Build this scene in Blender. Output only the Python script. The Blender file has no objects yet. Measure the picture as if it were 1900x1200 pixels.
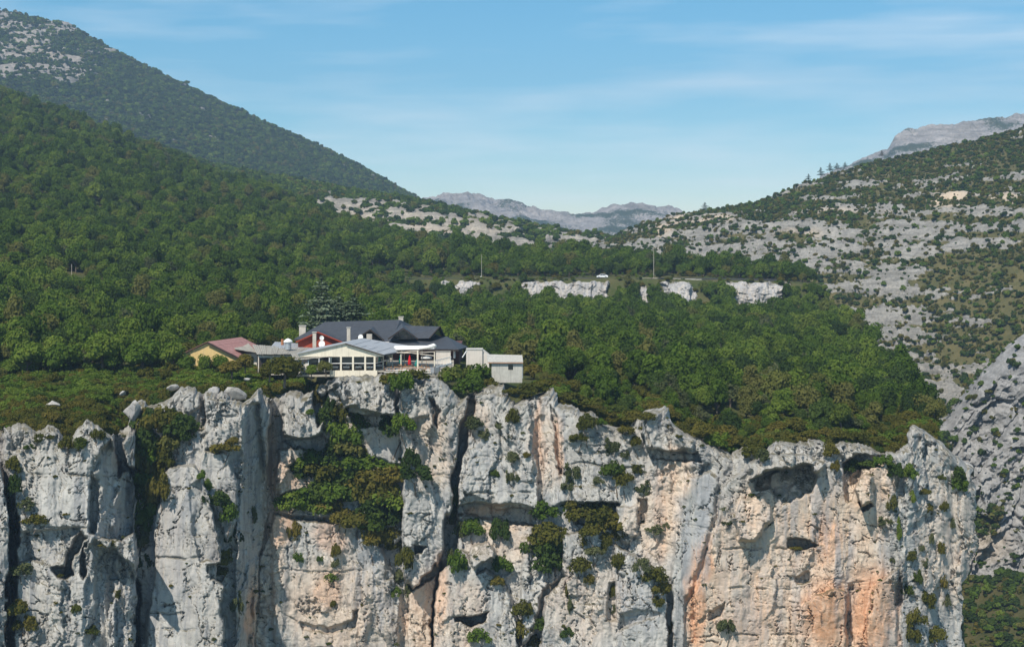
import bpy, math, random
import numpy as np
from mathutils import Vector, Matrix

random.seed(7)
RNG = np.random.default_rng(7)
SC = bpy.context.scene
COL = SC.collection

# ------------------------------------------------------------------ camera, sky, sun, exposure
F = 3000.0            # focal length in photo pixels (photo 1900 x 1200)
CX, HY = 950.0, 430.0 # principal column and eye-level row in the photo
cam_d = bpy.data.cameras.new('camera')
cam_d.sensor_width = 36.0
cam_d.lens = F / 1900.0 * 36.0
cam_d.shift_y = -(600.0 - HY) / 1900.0
cam_d.clip_start = 1.0
cam_d.clip_end = 30000.0
cam = bpy.data.objects.new('camera', cam_d)
cam.location = (0, 0, 0)
cam.rotation_euler = (math.radians(90), 0, 0)
COL.objects.link(cam)
SC.camera = cam

SUN_EL = math.radians(50.0)
SUN_AZ_LEFT = math.radians(28.0)      # the sun stands behind the camera, this far to its left
sun_dir = Vector((-math.sin(SUN_AZ_LEFT) * math.cos(SUN_EL), -math.cos(SUN_AZ_LEFT) * math.cos(SUN_EL), math.sin(SUN_EL)))
sd = bpy.data.lights.new('sun', 'SUN')
sd.energy = 5.0
sd.angle = math.radians(0.5)
sd.color = (1.0, 0.93, 0.82)
sun = bpy.data.objects.new('sun', sd)
sun.rotation_euler = sun_dir.to_track_quat('Z', 'Y').to_euler()
COL.objects.link(sun)

world = bpy.data.worlds.new('World')
SC.world = world
world.use_nodes = True
wn, wl = world.node_tree.nodes, world.node_tree.links
bg = wn['Background']
bg.inputs['Strength'].default_value = 0.135
sky = wn.new('ShaderNodeTexSky')
sky.sky_type = 'NISHITA'
sky.sun_disc = False
sky.sun_elevation = SUN_EL
sky.sun_rotation = math.atan2(sun_dir.x, sun_dir.y)
sky.altitude = 1500.0
sky.air_density = 1.0
sky.dust_density = 0.0
sky.ozone_density = 7
# thin cirrus: streaks of noise laid out over the whole dome by direction
wg = wn.new('ShaderNodeNewGeometry')
wm = wn.new('ShaderNodeMapping')
wm.inputs['Scale'].default_value = (2.2, 2.2, 34.0)
wm.inputs['Rotation'].default_value = (0.0, math.radians(-1.5), 0.0)
wl.new(wg.outputs['Position'], wm.inputs['Vector'])
wz = wn.new('ShaderNodeTexNoise')
wz.inputs['Scale'].default_value = 1.0
wz.inputs['Detail'].default_value = 7.0
wz.inputs['Roughness'].default_value = 0.55
wz.inputs['Distortion'].default_value = 0.4
wl.new(wm.outputs['Vector'], wz.inputs['Vector'])
wm2 = wn.new('ShaderNodeMapping')
wm2.inputs['Scale'].default_value = (1.6, 1.6, 11.0)
wm2.inputs['Location'].default_value = (3.1, 0.0, 0.35)
wl.new(wg.outputs['Position'], wm2.inputs['Vector'])
wz2 = wn.new('ShaderNodeTexNoise')
wz2.inputs['Detail'].default_value = 3.0
wl.new(wm2.outputs['Vector'], wz2.inputs['Vector'])
wmul = wn.new('ShaderNodeMath'); wmul.operation = 'MULTIPLY'
wl.new(wz.outputs['Fac'], wmul.inputs[0]); wl.new(wz2.outputs['Fac'], wmul.inputs[1])
wr = wn.new('ShaderNodeMapRange')
wr.inputs['From Min'].default_value = 0.19
wr.inputs['From Max'].default_value = 0.42
wr.inputs['To Max'].default_value = 0.42
wl.new(wmul.outputs[0], wr.inputs['Value'])
wmix = wn.new('ShaderNodeMixRGB')
wmix.inputs['Color2'].default_value = (7.4, 7.9, 8.3, 1)
wl.new(wr.outputs['Result'], wmix.inputs['Fac'])
wg1 = wn.new('ShaderNodeMixRGB'); wg1.blend_type = 'MULTIPLY'; wg1.inputs['Fac'].default_value = 1.0
wg1.inputs['Color2'].default_value = (1 / 8.0, 1 / 8.0, 1 / 8.0, 1)
wl.new(sky.outputs['Color'], wg1.inputs['Color1'])
wg2 = wn.new('ShaderNodeGamma'); wg2.inputs['Gamma'].default_value = 1.0      # the film's stronger contrast in the sky, over the whole dome
wl.new(wg1.outputs['Color'], wg2.inputs['Color'])
wg3 = wn.new('ShaderNodeMixRGB'); wg3.blend_type = 'MULTIPLY'; wg3.inputs['Fac'].default_value = 1.0
wg3.inputs['Color2'].default_value = (7.7, 7.15, 6.6, 1)
wsep = wn.new('ShaderNodeSeparateColor'); wcmb = wn.new('ShaderNodeCombineColor')
wl.new(wg2.outputs['Color'], wsep.inputs[0])
for ch, pw in ((0, 1.45), (1, 1.0), (2, 1.0)):
    wp = wn.new('ShaderNodeMath'); wp.operation = 'POWER'; wp.inputs[1].default_value = pw
    wl.new(wsep.outputs[ch], wp.inputs[0]); wl.new(wp.outputs[0], wcmb.inputs[ch])
wl.new(wcmb.outputs[0], wg3.inputs['Color1'])
wl.new(wg3.outputs['Color'], wmix.inputs['Color1'])
wl.new(wmix.outputs['Color'], bg.inputs['Color'])

SC.view_settings.view_transform = 'Standard'
SC.view_settings.look = 'None'
SC.view_settings.exposure = 0.14
SC.view_settings.gamma = 1.0
SC.view_settings.use_curve_mapping = False
SC.render.engine = 'CYCLES'
SC.cycles.max_bounces = 6
SC.cycles.diffuse_bounces = 3
SC.cycles.glossy_bounces = 2
SC.cycles.transmission_bounces = 3
SC.cycles.transparent_max_bounces = 6
SC.cycles.volume_bounces = 0
SC.cycles.use_denoising = True

# ------------------------------------------------------------------ helpers
def W(px, py, D):
    """photo pixel + distance along the view axis -> a point of the place"""
    return Vector(((px - CX) / F * D, D, (HY - py) / F * D))

def tag(o, label=None, cat=None, group=None, kind=None):
    if label: o['label'] = label
    if cat: o['category'] = cat
    if group: o['group'] = group
    if kind: o['kind'] = kind
    return o

def link(name, data, parent=None, loc=(0, 0, 0), rot=(0, 0, 0), scl=(1, 1, 1)):
    o = bpy.data.objects.new(name, data)
    o.location = loc; o.rotation_euler = rot; o.scale = scl
    if parent is not None: o.parent = parent
    COL.objects.link(o)
    return o

def empty(name, loc, rz=0.0):
    o = link(name, None, None, loc, (0, 0, rz))
    o.empty_display_size = 0.5
    return o

# ---- vector noise in numpy
def _hash(ix, iy, seed):
    h = (ix.astype(np.int64) * 374761393 + iy.astype(np.int64) * 668265263 + seed * 1274126177) & 0xFFFFFFFF
    h = ((h ^ (h >> 13)) * 1274126177) & 0xFFFFFFFF
    return (h ^ (h >> 16)) & 0xFFFFFFFF

def perlin(x, y, seed=0):
    ix = np.floor(x); iy = np.floor(y)
    fx = x - ix; fy = y - iy
    ix = ix.astype(np.int64); iy = iy.astype(np.int64)
    u = fx * fx * fx * (fx * (fx * 6 - 15) + 10)
    v = fy * fy * fy * (fy * (fy * 6 - 15) + 10)
    def g(jx, jy):
        a = (_hash(ix + jx, iy + jy, seed) & 0xFFFF) * (2 * math.pi / 65536.0)
        return np.cos(a) * (fx - jx) + np.sin(a) * (fy - jy)
    n0 = g(0, 0); n1 = g(1, 0); n2 = g(0, 1); n3 = g(1, 1)
    a = n0 + (n1 - n0) * u
    b = n2 + (n3 - n2) * u
    return (a + (b - a) * v) * 1.5

def fbm(x, y, octv=4, seed=0, gain=0.5, lac=2.03):
    s = 0.0; a = 1.0; t = 0.0
    for k in range(octv):
        s = s + a * perlin(x, y, seed + k * 17); t += a
        a *= gain; x = x * lac + 3.7; y = y * lac - 1.3
    return s / t

def ridged(x, y, octv=4, seed=0, gain=0.5, lac=2.1):
    s = 0.0; a = 1.0; t = 0.0
    for k in range(octv):
        s = s + a * (1.0 - np.abs(perlin(x, y, seed + k * 31))); t += a
        a *= gain; x = x * lac + 5.1; y = y * lac + 2.2
    return s / t

def worley(x, y, seed=0):
    """F1, F2 and a random value of the nearest cell"""
    ix = np.floor(x).astype(np.int64); iy = np.floor(y).astype(np.int64)
    f1 = np.full(x.shape, 9.0); f2 = np.full(x.shape, 9.0); cid = np.zeros(x.shape)
    for dx in (-1, 0, 1):
        for dy in (-1, 0, 1):
            h = _hash(ix + dx, iy + dy, seed)
            px = ix + dx + (h & 0x3FF) / 1024.0
            py = iy + dy + ((h >> 10) & 0x3FF) / 1024.0
            d = np.hypot(px - x, py - y)
            near = d < f1
            f2 = np.where(near, f1, np.minimum(f2, d))
            cid = np.where(near, ((h >> 20) & 0x3FF) / 1024.0, cid)
            f1 = np.where(near, d, f1)
    return f1, f2, cid

def facets(x, y, seed, ax, ay, warp=0.0):
    """broken faces: every cell a plane of its own height and tilt"""
    ix = np.floor(x).astype(np.int64); iy = np.floor(y).astype(np.int64)
    f1 = np.full(x.shape, 9.0); out = np.zeros(x.shape)
    for dx in (-1, 0, 1):
        for dy in (-1, 0, 1):
            h = _hash(ix + dx, iy + dy, seed)
            ox = x - (ix + dx + (h & 0x3FF) / 1024.0); oy = y - (iy + dy + ((h >> 10) & 0x3FF) / 1024.0)
            h2 = _hash(ix + dx, iy + dy, seed + 991)
            d = ox * ox + oy * oy
            v = (((h >> 20) & 0x3FF) / 1024.0 - 0.5) + ox * ax * ((h2 & 0x3FF) / 512.0 - 1) + oy * ay * (((h2 >> 10) & 0x3FF) / 512.0 - 1)
            near = d < f1
            out = np.where(near, v, out); f1 = np.where(near, d, f1)
    return out

def sstep(a, b, x):
    t = np.clip((x - a) / (b - a), 0, 1)
    return t * t * (3 - 2 * t)

def poly_sdf(poly, x, y):
    """signed distance, positive inside"""
    d = np.full(x.shape, 1e18); ins = np.zeros(x.shape, bool)
    n = len(poly)
    for i in range(n):
        ax, ay = poly[i]; bx, by = poly[(i + 1) % n]
        ex, ey = bx - ax, by - ay
        wx, wy = x - ax, y - ay
        t = np.clip((wx * ex + wy * ey) / (ex * ex + ey * ey + 1e-9), 0, 1)
        d = np.minimum(d, (wx - ex * t) ** 2 + (wy - ey * t) ** 2)
        c = ((ay > y) != (by > y))
        with np.errstate(divide='ignore', invalid='ignore'):
            xi = ax + (y - ay) * ex / (ey if abs(ey) > 1e-9 else 1e-9)
        ins ^= c & (x < xi)
    d = np.sqrt(d)
    return np.where(ins, d, -d)

def raw_mesh(name, V, Fc, mat=None, smooth=False):
    """V (n,3), Fc (m,4) or (m,3) arrays"""
    me = bpy.data.meshes.new(name)
    V = np.asarray(V, np.float32); Fc = np.asarray(Fc, np.int32)
    k = Fc.shape[1]
    me.vertices.add(len(V)); me.vertices.foreach_set('co', V.ravel())
    me.loops.add(Fc.size); me.loops.foreach_set('vertex_index', Fc.ravel())
    me.polygons.add(len(Fc))
    me.polygons.foreach_set('loop_start', np.arange(0, Fc.size, k, dtype=np.int32))
    me.polygons.foreach_set('loop_total', np.full(len(Fc), k, np.int32))
    if smooth: me.polygons.foreach_set('use_smooth', np.ones(len(Fc), bool))
    if mat: me.materials.append(mat)
    me.update(calc_edges=True)
    return me

def grid_mesh(name, P, mat, smooth=True, attrs=None, flip=False):
    nv, nu = P.shape[:2]
    idx = np.arange(nv * nu).reshape(nv, nu)
    a, b, c, d = idx[:-1, :-1], idx[:-1, 1:], idx[1:, 1:], idx[1:, :-1]
    Fc = np.stack([a, d, c, b] if flip else [a, b, c, d], -1).reshape(-1, 4)
    me = raw_mesh(name, P.reshape(-1, 3), Fc, mat, smooth)
    for k, v in (attrs or {}).items():
        at = me.attributes.new(k, 'FLOAT', 'POINT')
        at.data.foreach_set('value', np.asarray(v, np.float32).ravel())
    return me

def grid_normals(P):
    du = np.gradient(P, axis=1); dv = np.gradient(P, axis=0)
    n = np.cross(du, dv)
    n /= np.linalg.norm(n, axis=-1, keepdims=True) + 1e-9
    return n

def smooth_v(A, k):
    for _ in range(k):
        B = A.copy()
        B[1:-1] = (A[:-2] + 2 * A[1:-1] + A[2:]) / 4
        A = B
    return A

def loft(lines, nu, rows):
    """lines: (pmin, pmax, px knots, py list or None, D list, z list or None); rows[i] = rows between line i and i+1"""
    s = np.linspace(0, 1, nu)
    pts = []
    for (p0, p1, kx, ky, kd, kz) in lines:
        px = p0 + (p1 - p0) * s
        D = np.interp(px, kx, kd)
        z = np.interp(px, kx, kz) if kz is not None else (HY - np.interp(px, kx, ky)) / F * D
        pts.append(np.stack([(px - CX) / F * D, D, z], -1))
    out = []
    for i in range(len(lines) - 1):
        for t in np.linspace(0, 1, rows[i], endpoint=(i == len(lines) - 2)):
            out.append(pts[i] * (1 - t) + pts[i + 1] * t)
    return np.array(out)

def to_px(P):
    D = np.maximum(P[..., 1], 1.0)
    return CX + P[..., 0] / D * F, HY - P[..., 2] / D * F

def sample_grid(P, n, rng, extra=None, power=1.0):
    """n random points of a grid surface, even by area; returns points and (i, j) cell coordinates"""
    a = P[1:, :-1] - P[:-1, :-1]; b = P[:-1, 1:] - P[:-1, :-1]
    area = np.linalg.norm(np.cross(a, b), axis=-1).ravel() ** power
    cdf = np.cumsum(area); cdf /= cdf[-1]
    k = np.searchsorted(cdf, rng.random(n))
    i, j = np.divmod(k, P.shape[1] - 1)
    fi, fj = rng.random(n), rng.random(n)
    Q = (P[i, j] * ((1 - fi) * (1 - fj))[:, None] + P[i + 1, j] * (fi * (1 - fj))[:, None]
         + P[i, j + 1] * ((1 - fi) * fj)[:, None] + P[i + 1, j + 1] * (fi * fj)[:, None])
    return Q, i, j

def thin(Q, cell):
    """keep at most one point in each cell of this size (x, y)"""
    key = np.floor(Q[:, 0] / cell).astype(np.int64) * 1000003 + np.floor(Q[:, 1] / cell).astype(np.int64)
    _, first = np.unique(key, return_index=True)
    return np.sort(first)
# ------------------------------------------------------------------ materials
class NT:
    def __init__(self, name):
        self.m = bpy.data.materials.new(name); self.m.use_nodes = True
        self.t = self.m.node_tree; self.n = self.t.nodes; self.l = self.t.links
        self.bsdf = self.n['Principled BSDF']; self.out = self.n['Material Output']
    def new(self, kind, **kw):
        n = self.n.new(kind)
        for k, v in kw.items():
            if k.startswith('i_'): n.inputs[k[2:].replace('_', ' ')].default_value = v
            else: setattr(n, k, v)
        return n
    def link(self, a, b): self.l.new(a, b)
    def noise(self, vec, scale, detail=4.0, rough=0.55, dist=0.0):
        n = self.new('ShaderNodeTexNoise')
        n.inputs['Scale'].default_value = scale; n.inputs['Detail'].default_value = detail
        n.inputs['Roughness'].default_value = rough; n.inputs['Distortion'].default_value = dist
        self.link(vec, n.inputs['Vector'])
        return n.outputs['Fac']
    def mapping(self, vec, scale=(1, 1, 1), rot=(0, 0, 0), loc=(0, 0, 0)):
        n = self.new('ShaderNodeMapping')
        n.inputs['Scale'].default_value = scale; n.inputs['Rotation'].default_value = rot; n.inputs['Location'].default_value = loc
        self.link(vec, n.inputs['Vector'])
        return n.outputs['Vector']
    def rng(self, v, a, b, c=0.0, d=1.0):
        n = self.new('ShaderNodeMapRange')
        n.inputs['From Min'].default_value = a; n.inputs['From Max'].default_value = b
        n.inputs['To Min'].default_value = c; n.inputs['To Max'].default_value = d
        self.link(v, n.inputs['Value'])
        return n.outputs['Result']
    def math(self, op, a, b=None):
        n = self.new('ShaderNodeMath', operation=op)
        for k, v in ((0, a), (1, b)):
            if v is None: continue
            if isinstance(v, (int, float)): n.inputs[k].default_value = v
            else: self.link(v, n.inputs[k])
        return n.outputs[0]
    def mix(self, f, a, b, blend='MIX'):
        n = self.new('ShaderNodeMixRGB', blend_type=blend)
        for k, v in (('Fac', f), ('Color1', a), ('Color2', b)):
            if isinstance(v, (int, float)): n.inputs[k].default_value = v
            elif isinstance(v, tuple): n.inputs[k].default_value = (*v, 1) if len(v) == 3 else v
            else: self.link(v, n.inputs[k])
        return n.outputs[0]
    def attr(self, name):
        return self.new('ShaderNodeAttribute', attribute_name=name).outputs['Fac']
    def pos(self): return self.new('ShaderNodeNewGeometry').outputs['Position']
    def obj(self): return self.new('ShaderNodeTexCoord').outputs['Object']
    def bump(self, h, strength, dist):
        n = self.new('ShaderNodeBump')
        n.inputs['Strength'].default_value = strength; n.inputs['Distance'].default_value = dist
        self.link(h, n.inputs['Height'])
        self.link(n.outputs['Normal'], self.bsdf.inputs['Normal'])
    def finish(self, col, rough=0.85, spec=0.2):
        if isinstance(col, tuple): self.bsdf.inputs['Base Color'].default_value = (*col, 1)
        else: self.link(col, self.bsdf.inputs['Base Color'])
        self.bsdf.inputs['Roughness'].default_value = rough
        self.bsdf.inputs['Specular IOR Level'].default_value = spec
        return self.m

def mat_cliff():
    t = NT('cliff_limestone'); p = t.pos()
    big = t.noise(p, 0.06, 5, 0.6)
    mid = t.noise(t.mapping(p, (1, 1, 0.8)), 0.45, 6, 0.65)
    fine = t.noise(p, 2.6, 5, 0.7)
    streak = t.noise(t.mapping(p, (1.15, 0.5, 0.045)), 1.0, 6, 0.62)
    streak2 = t.noise(t.mapping(p, (0.35, 0.2, 0.03), loc=(9, 3, 1)), 1.0, 4, 0.55)
    grey = t.mix(t.rng(mid, 0.32, 0.68), (0.282, 0.268, 0.248), (0.465, 0.442, 0.405))
    grey = t.mix(t.rng(big, 0.38, 0.62), grey, t.mix(0.5, grey, (0.52, 0.51, 0.49)))
    grey = t.mix(t.rng(streak, 0.49, 0.63, 0.0, 0.62), grey, (0.20, 0.205, 0.22))
    grey = t.mix(t.rng(fine, 0.58, 0.72, 0.0, 0.45), grey, (0.17, 0.17, 0.17))
    oc = t.attr('ochre')
    warmmask = t.math('MULTIPLY', oc, t.rng(t.math('ADD', t.math('MULTIPLY', streak2, 0.6), t.math('MULTIPLY', mid, 0.4)), 0.28, 0.50))
    pale = t.mix(t.rng(mid, 0.35, 0.65), (0.58, 0.425, 0.315), (0.66, 0.545, 0.44))
    orange = t.mix(t.rng(fine, 0.35, 0.65), (0.57, 0.275, 0.14), (0.67, 0.405, 0.26))
    col = t.mix(t.rng(warmmask, 0.05, 0.55), grey, pale)
    rust = t.attr('rust')
    col = t.mix(t.math('MULTIPLY', rust, t.rng(t.math('ADD', t.math('MULTIPLY', mid, 0.5), t.math('MULTIPLY', streak2, 0.5)), 0.32, 0.55)), col, orange)
    wash = t.noise(t.mapping(p, (0.9, 0.5, 0.05), loc=(2, 7, 0)), 1.0, 5, 0.6)
    col = t.mix(t.math('MULTIPLY', t.attr('wash'), t.rng(wash, 0.42, 0.58, 0.0, 0.75)), col, (0.30, 0.31, 0.33))
    # hairline joints: short dark lines lying flat and standing up
    wv = t.new('ShaderNodeVectorMath', operation='ADD')
    nv = t.new('ShaderNodeTexNoise'); nv.inputs['Scale'].default_value = 0.7; nv.inputs['Detail'].default_value = 5.0; t.link(p, nv.inputs['Vector'])
    sc = t.new('ShaderNodeVectorMath', operation='SCALE'); sc.inputs['Scale'].default_value = 1.6; t.link(nv.outputs['Color'], sc.inputs[0])
    t.link(p, wv.inputs[0]); t.link(sc.outputs[0], wv.inputs[1])
    for (sx, sz, wd, amt) in ((0.16, 0.62, 0.030, 0.75), (0.55, 0.13, 0.030, 0.6), (0.9, 1.3, 0.035, 0.45)):
        vo = t.new('ShaderNodeTexVoronoi', feature='DISTANCE_TO_EDGE')
        t.link(t.mapping(wv.outputs[0], (sx, 0.15, sz)), vo.inputs['Vector']); vo.inputs['Scale'].default_value = 1.0
        line = t.rng(vo.outputs['Distance'], 0.0, wd, 1.0, 0.0)
        gate = t.rng(t.noise(t.mapping(p, (1, 1, 1), loc=(sx * 40, 0, sz * 30)), 0.22, 4, 0.6), 0.50, 0.62, 0.0, amt)
        col = t.mix(t.math('MULTIPLY', line, gate), col, (0.07, 0.068, 0.065))
    # soil and moss caught on the ledges
    col = t.mix(t.math('MULTIPLY', t.attr('soil'), t.rng(mid, 0.35, 0.6)), col, (0.10, 0.085, 0.045))
    h = t.math('ADD', t.math('MULTIPLY', mid, 1.0), t.math('MULTIPLY', fine, 0.45))
    t.bump(h, 0.6, 0.16)
    return t.finish(col, 0.92, 0.15)

def mat_slope(name, rock_a, rock_b, soil_a, soil_b, s=1.0, dk=0.65, rag=0.25):
    """rock and soil mixed by the attribute veg of the mesh"""
    t = NT(name); p = t.pos()
    big = t.noise(p, 0.02 * s, 4, 0.6)
    mid = t.noise(p, 0.13 * s, 6, 0.68)
    fine = t.noise(p, 0.75 * s, 5, 0.7)
    rock = t.mix(t.rng(mid, 0.33, 0.67), rock_a, rock_b)
    rock = t.mix(t.rng(fine, 0.47, 0.66, 0, dk), rock, (0.12, 0.12, 0.12))  # dark rock grain that also paints crevice shade into the colour
    bed = t.noise(t.mapping(p, (0.05 * s, 0.05 * s, 0.55 * s)), 1.0, 6, 0.7)
    rock = t.mix(t.rng(bed, 0.48, 0.62, 0, dk), rock, (0.13, 0.125, 0.11))  # weathered strata lines, doubling as ledge shade painted into the rock colour
    rock = t.mix(t.math('MULTIPLY', t.attr('warm'), t.rng(big, 0.4, 0.6, 0.2, 0.9)), rock, (0.58, 0.46, 0.34))
    soil = t.mix(t.rng(mid, 0.35, 0.65), soil_a, soil_b)
    f = t.math('ADD', t.attr('veg'), t.rng(fine, 0.25, 0.75, -rag, rag))
    col = t.mix(t.rng(f, 0.42, 0.58), rock, soil)
    t.bump(t.math('ADD', mid, t.math('MULTIPLY', fine, 0.5)), 0.8, 1.2 / s)
    return t.finish(col, 0.95, 0.1)

def mat_ground():
    t = NT('plateau_soil'); p = t.pos()
    a = t.noise(p, 0.09, 5, 0.6); b = t.noise(p, 1.1, 5, 0.7)
    col = t.mix(t.rng(a, 0.35, 0.65), (0.045, 0.065, 0.018), (0.09, 0.085, 0.035))
    col = t.mix(t.rng(b, 0.55, 0.7, 0, 0.8), col, (0.13, 0.105, 0.06))
    t.bump(b, 0.6, 0.3)
    return t.finish(col, 0.95, 0.1)

def mat_leaf(name, dark, mid, lite, odd=None, patch=0.03, trans=0.34):
    t = NT(name)
    info = t.new('ShaderNodeObjectInfo')
    r = info.outputs['Random']
    ramp = t.new('ShaderNodeValToRGB')
    e = ramp.color_ramp.elements
    e[0].position = 0.0; e[0].color = (*dark, 1)
    e[1].position = 1.0; e[1].color = (*lite, 1)
    n = e.new(0.5); n.color = (*mid, 1)
    p = t.pos()
    broad = t.noise(p, patch, 3, 0.55)
    clump = t.noise(p, 0.55, 3, 0.6)
    v = t.math('ADD', t.math('MULTIPLY', r, 0.62), t.math('MULTIPLY', t.rng(broad, 0.25, 0.75, 0, 1), 0.30))
    v = t.math('ADD', v, t.rng(clump, 0.3, 0.7, -0.14, 0.22))
    t.link(v, ramp.inputs['Fac'])
    col = ramp.outputs['Color']
    if odd:
        r2 = t.math('FRACT', t.math('MULTIPLY', r, 37.17))
        col = t.mix(t.rng(r2, 0.86, 0.93, 0, 0.85), col, odd)
    d = t.new('ShaderNodeBsdfDiffuse'); tr = t.new('ShaderNodeBsdfTranslucent')
    t.link(col, d.inputs['Color'])
    t.link(t.mix(1.0, col, (1.0, 1.25, 0.55), 'MULTIPLY'), tr.inputs['Color'])
    mx = t.new('ShaderNodeMixShader'); mx.inputs['Fac'].default_value = trans
    t.link(d.outputs[0], mx.inputs[1]); t.link(tr.outputs[0], mx.inputs[2])
    t.link(mx.outputs[0], t.out.inputs['Surface'])
    return t.m

def mat_plain(name, col, rough=0.7, var=0.12, scale=2.0, spec=0.3, metal=0.0, dirt=None, bump=0.15):
    t = NT(name); p = t.obj()
    a = t.noise(p, scale, 5, 0.65)
    c2 = tuple(max(0.0, c * (1 - var * 2)) for c in col); c3 = tuple(min(1.0, c * (1 + var)) for c in col)
    c = t.mix(t.rng(a, 0.3, 0.7), c2, c3)
    if dirt:
        s = t.noise(t.mapping(p, (2.2, 2.2, 0.25)), 1.0, 5, 0.65)
        c = t.mix(t.rng(s, 0.5, 0.68, 0, 0.55), c, dirt)
    if bump: t.bump(a, bump, 0.04)
    t.bsdf.inputs['Metallic'].default_value = metal
    return t.finish(c, rough, spec)

M = {}
M['cliff'] = mat_cliff()
M['ground'] = mat_ground()
M['slope_near'] = mat_slope('scrub_slope', (0.19, 0.182, 0.17), (0.37, 0.35, 0.315), (0.072, 0.075, 0.028), (0.135, 0.115, 0.05))
M['slope_wall'] = mat_slope('gorge_rock', (0.22, 0.22, 0.225), (0.40, 0.39, 0.38), (0.050, 0.058, 0.020), (0.10, 0.085, 0.036), 1.6, 0.35)
M['slope_back'] = mat_slope('ledge_slope', (0.22, 0.205, 0.185), (0.45, 0.41, 0.35), (0.040, 0.060, 0.018), (0.075, 0.075, 0.03), 0.8)
M['slope_big'] = mat_slope('mountain_slope', (0.20, 0.19, 0.18), (0.36, 0.34, 0.32), (0.030, 0.050, 0.020), (0.055, 0.062, 0.028), 0.5, 0.6, 0.5)
M['slope_far'] = mat_slope('far_mountain_rock', (0.20, 0.195, 0.20), (0.42, 0.39, 0.375), (0.035, 0.055, 0.03), (0.06, 0.07, 0.04), 0.28, 0.7, 0.4)
M['leaf'] = mat_leaf('oak_leaves', (0.038, 0.066, 0.012), (0.090, 0.142, 0.022), (0.180, 0.225, 0.040), (0.15, 0.14, 0.045))
M['leaf_dark'] = mat_leaf('holm_oak_leaves', (0.026, 0.046, 0.014), (0.050, 0.080, 0.020), (0.085, 0.122, 0.03))
M['leaf_olive'] = mat_leaf('boxwood_leaves', (0.056, 0.066, 0.014), (0.112, 0.108, 0.023), (0.178, 0.140, 0.032), (0.06, 0.10, 0.02), 0.06)
M['leaf_scrub'] = mat_leaf('scrub_leaves', (0.065, 0.105, 0.016), (0.110, 0.165, 0.026), (0.170, 0.205, 0.036), (0.14, 0.12, 0.03), 0.05)
M['leaf_pale'] = mat_leaf('juniper_leaves', (0.060, 0.075, 0.030), (0.10, 0.115, 0.05), (0.15, 0.155, 0.075))
M['needle_cedar'] = mat_leaf('cedar_needles', (0.070, 0.098, 0.058), (0.11, 0.145, 0.088), (0.165, 0.20, 0.13), None, 0.05, 0.1)
M['needle_pine'] = mat_leaf('pine_needles', (0.018, 0.036, 0.014), (0.028, 0.052, 0.018), (0.045, 0.07, 0.025))
M['bark'] = mat_plain('bark', (0.16, 0.13, 0.10), 0.95, 0.3, 4.0, 0.1)
# ------------------------------------------------------------------ the main cliff (a relief in metres over a base distance for each column)
RIM = [(-170,800),(0,797),(12,795),(30,788),(45,785),(62,790),(75,806),(85,795),(105,790),(125,808),(138,818),(147,797),(160,792),(172,780),(180,778),
 (190,790),(205,796),(213,812),(222,802),(238,790),(246,806),(252,790),(258,752),(268,740),(280,747),(290,762),(305,746),(322,740),(335,718),(345,716),
 (360,718),(372,726),(378,737),(388,728),(405,724),(425,728),(442,742),(462,752),(476,738),(484,716),(492,724),(500,738),(510,742),(522,735),(535,728),
 (560,722),(575,735),(590,722),(600,712),(625,702),(640,697),(735,697),(744,716),(752,718),(757,701),(800,700),(830,706),(850,730),(870,746),(886,732),
 (905,712),(940,715),(960,738),(985,745),(1000,738),(1020,725),(1037,716),(1050,735),(1065,755),(1085,752),(1110,762),(1130,768),(1150,775),(1165,790),
 (1200,796),(1218,784),(1226,764),(1234,757),(1272,756),(1280,762),(1288,780),(1296,800),(1310,812),(1330,818),(1350,830),(1370,843),(1385,838),(1410,832),(1440,835),(1460,821),
 (1500,822),(1540,815),(1560,825),(1600,820),(1640,830),(1660,842),(1690,840),(1708,828),(1724,805),(1738,790),(1752,790),(1768,808),(1800,855),(1840,885)]
RX = np.array([a for a, b in RIM], float); RY = np.array([b for a, b in RIM], float)
DB = [(-170,268),(240,268),(300,272),(400,272),(500,283),(640,282),(740,281),(850,284),(900,280),(1000,278),(1200,275),(1300,272),(1500,269),(1650,270),(1700,273),(1745,280),(1780,288),(1815,300)]

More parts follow.
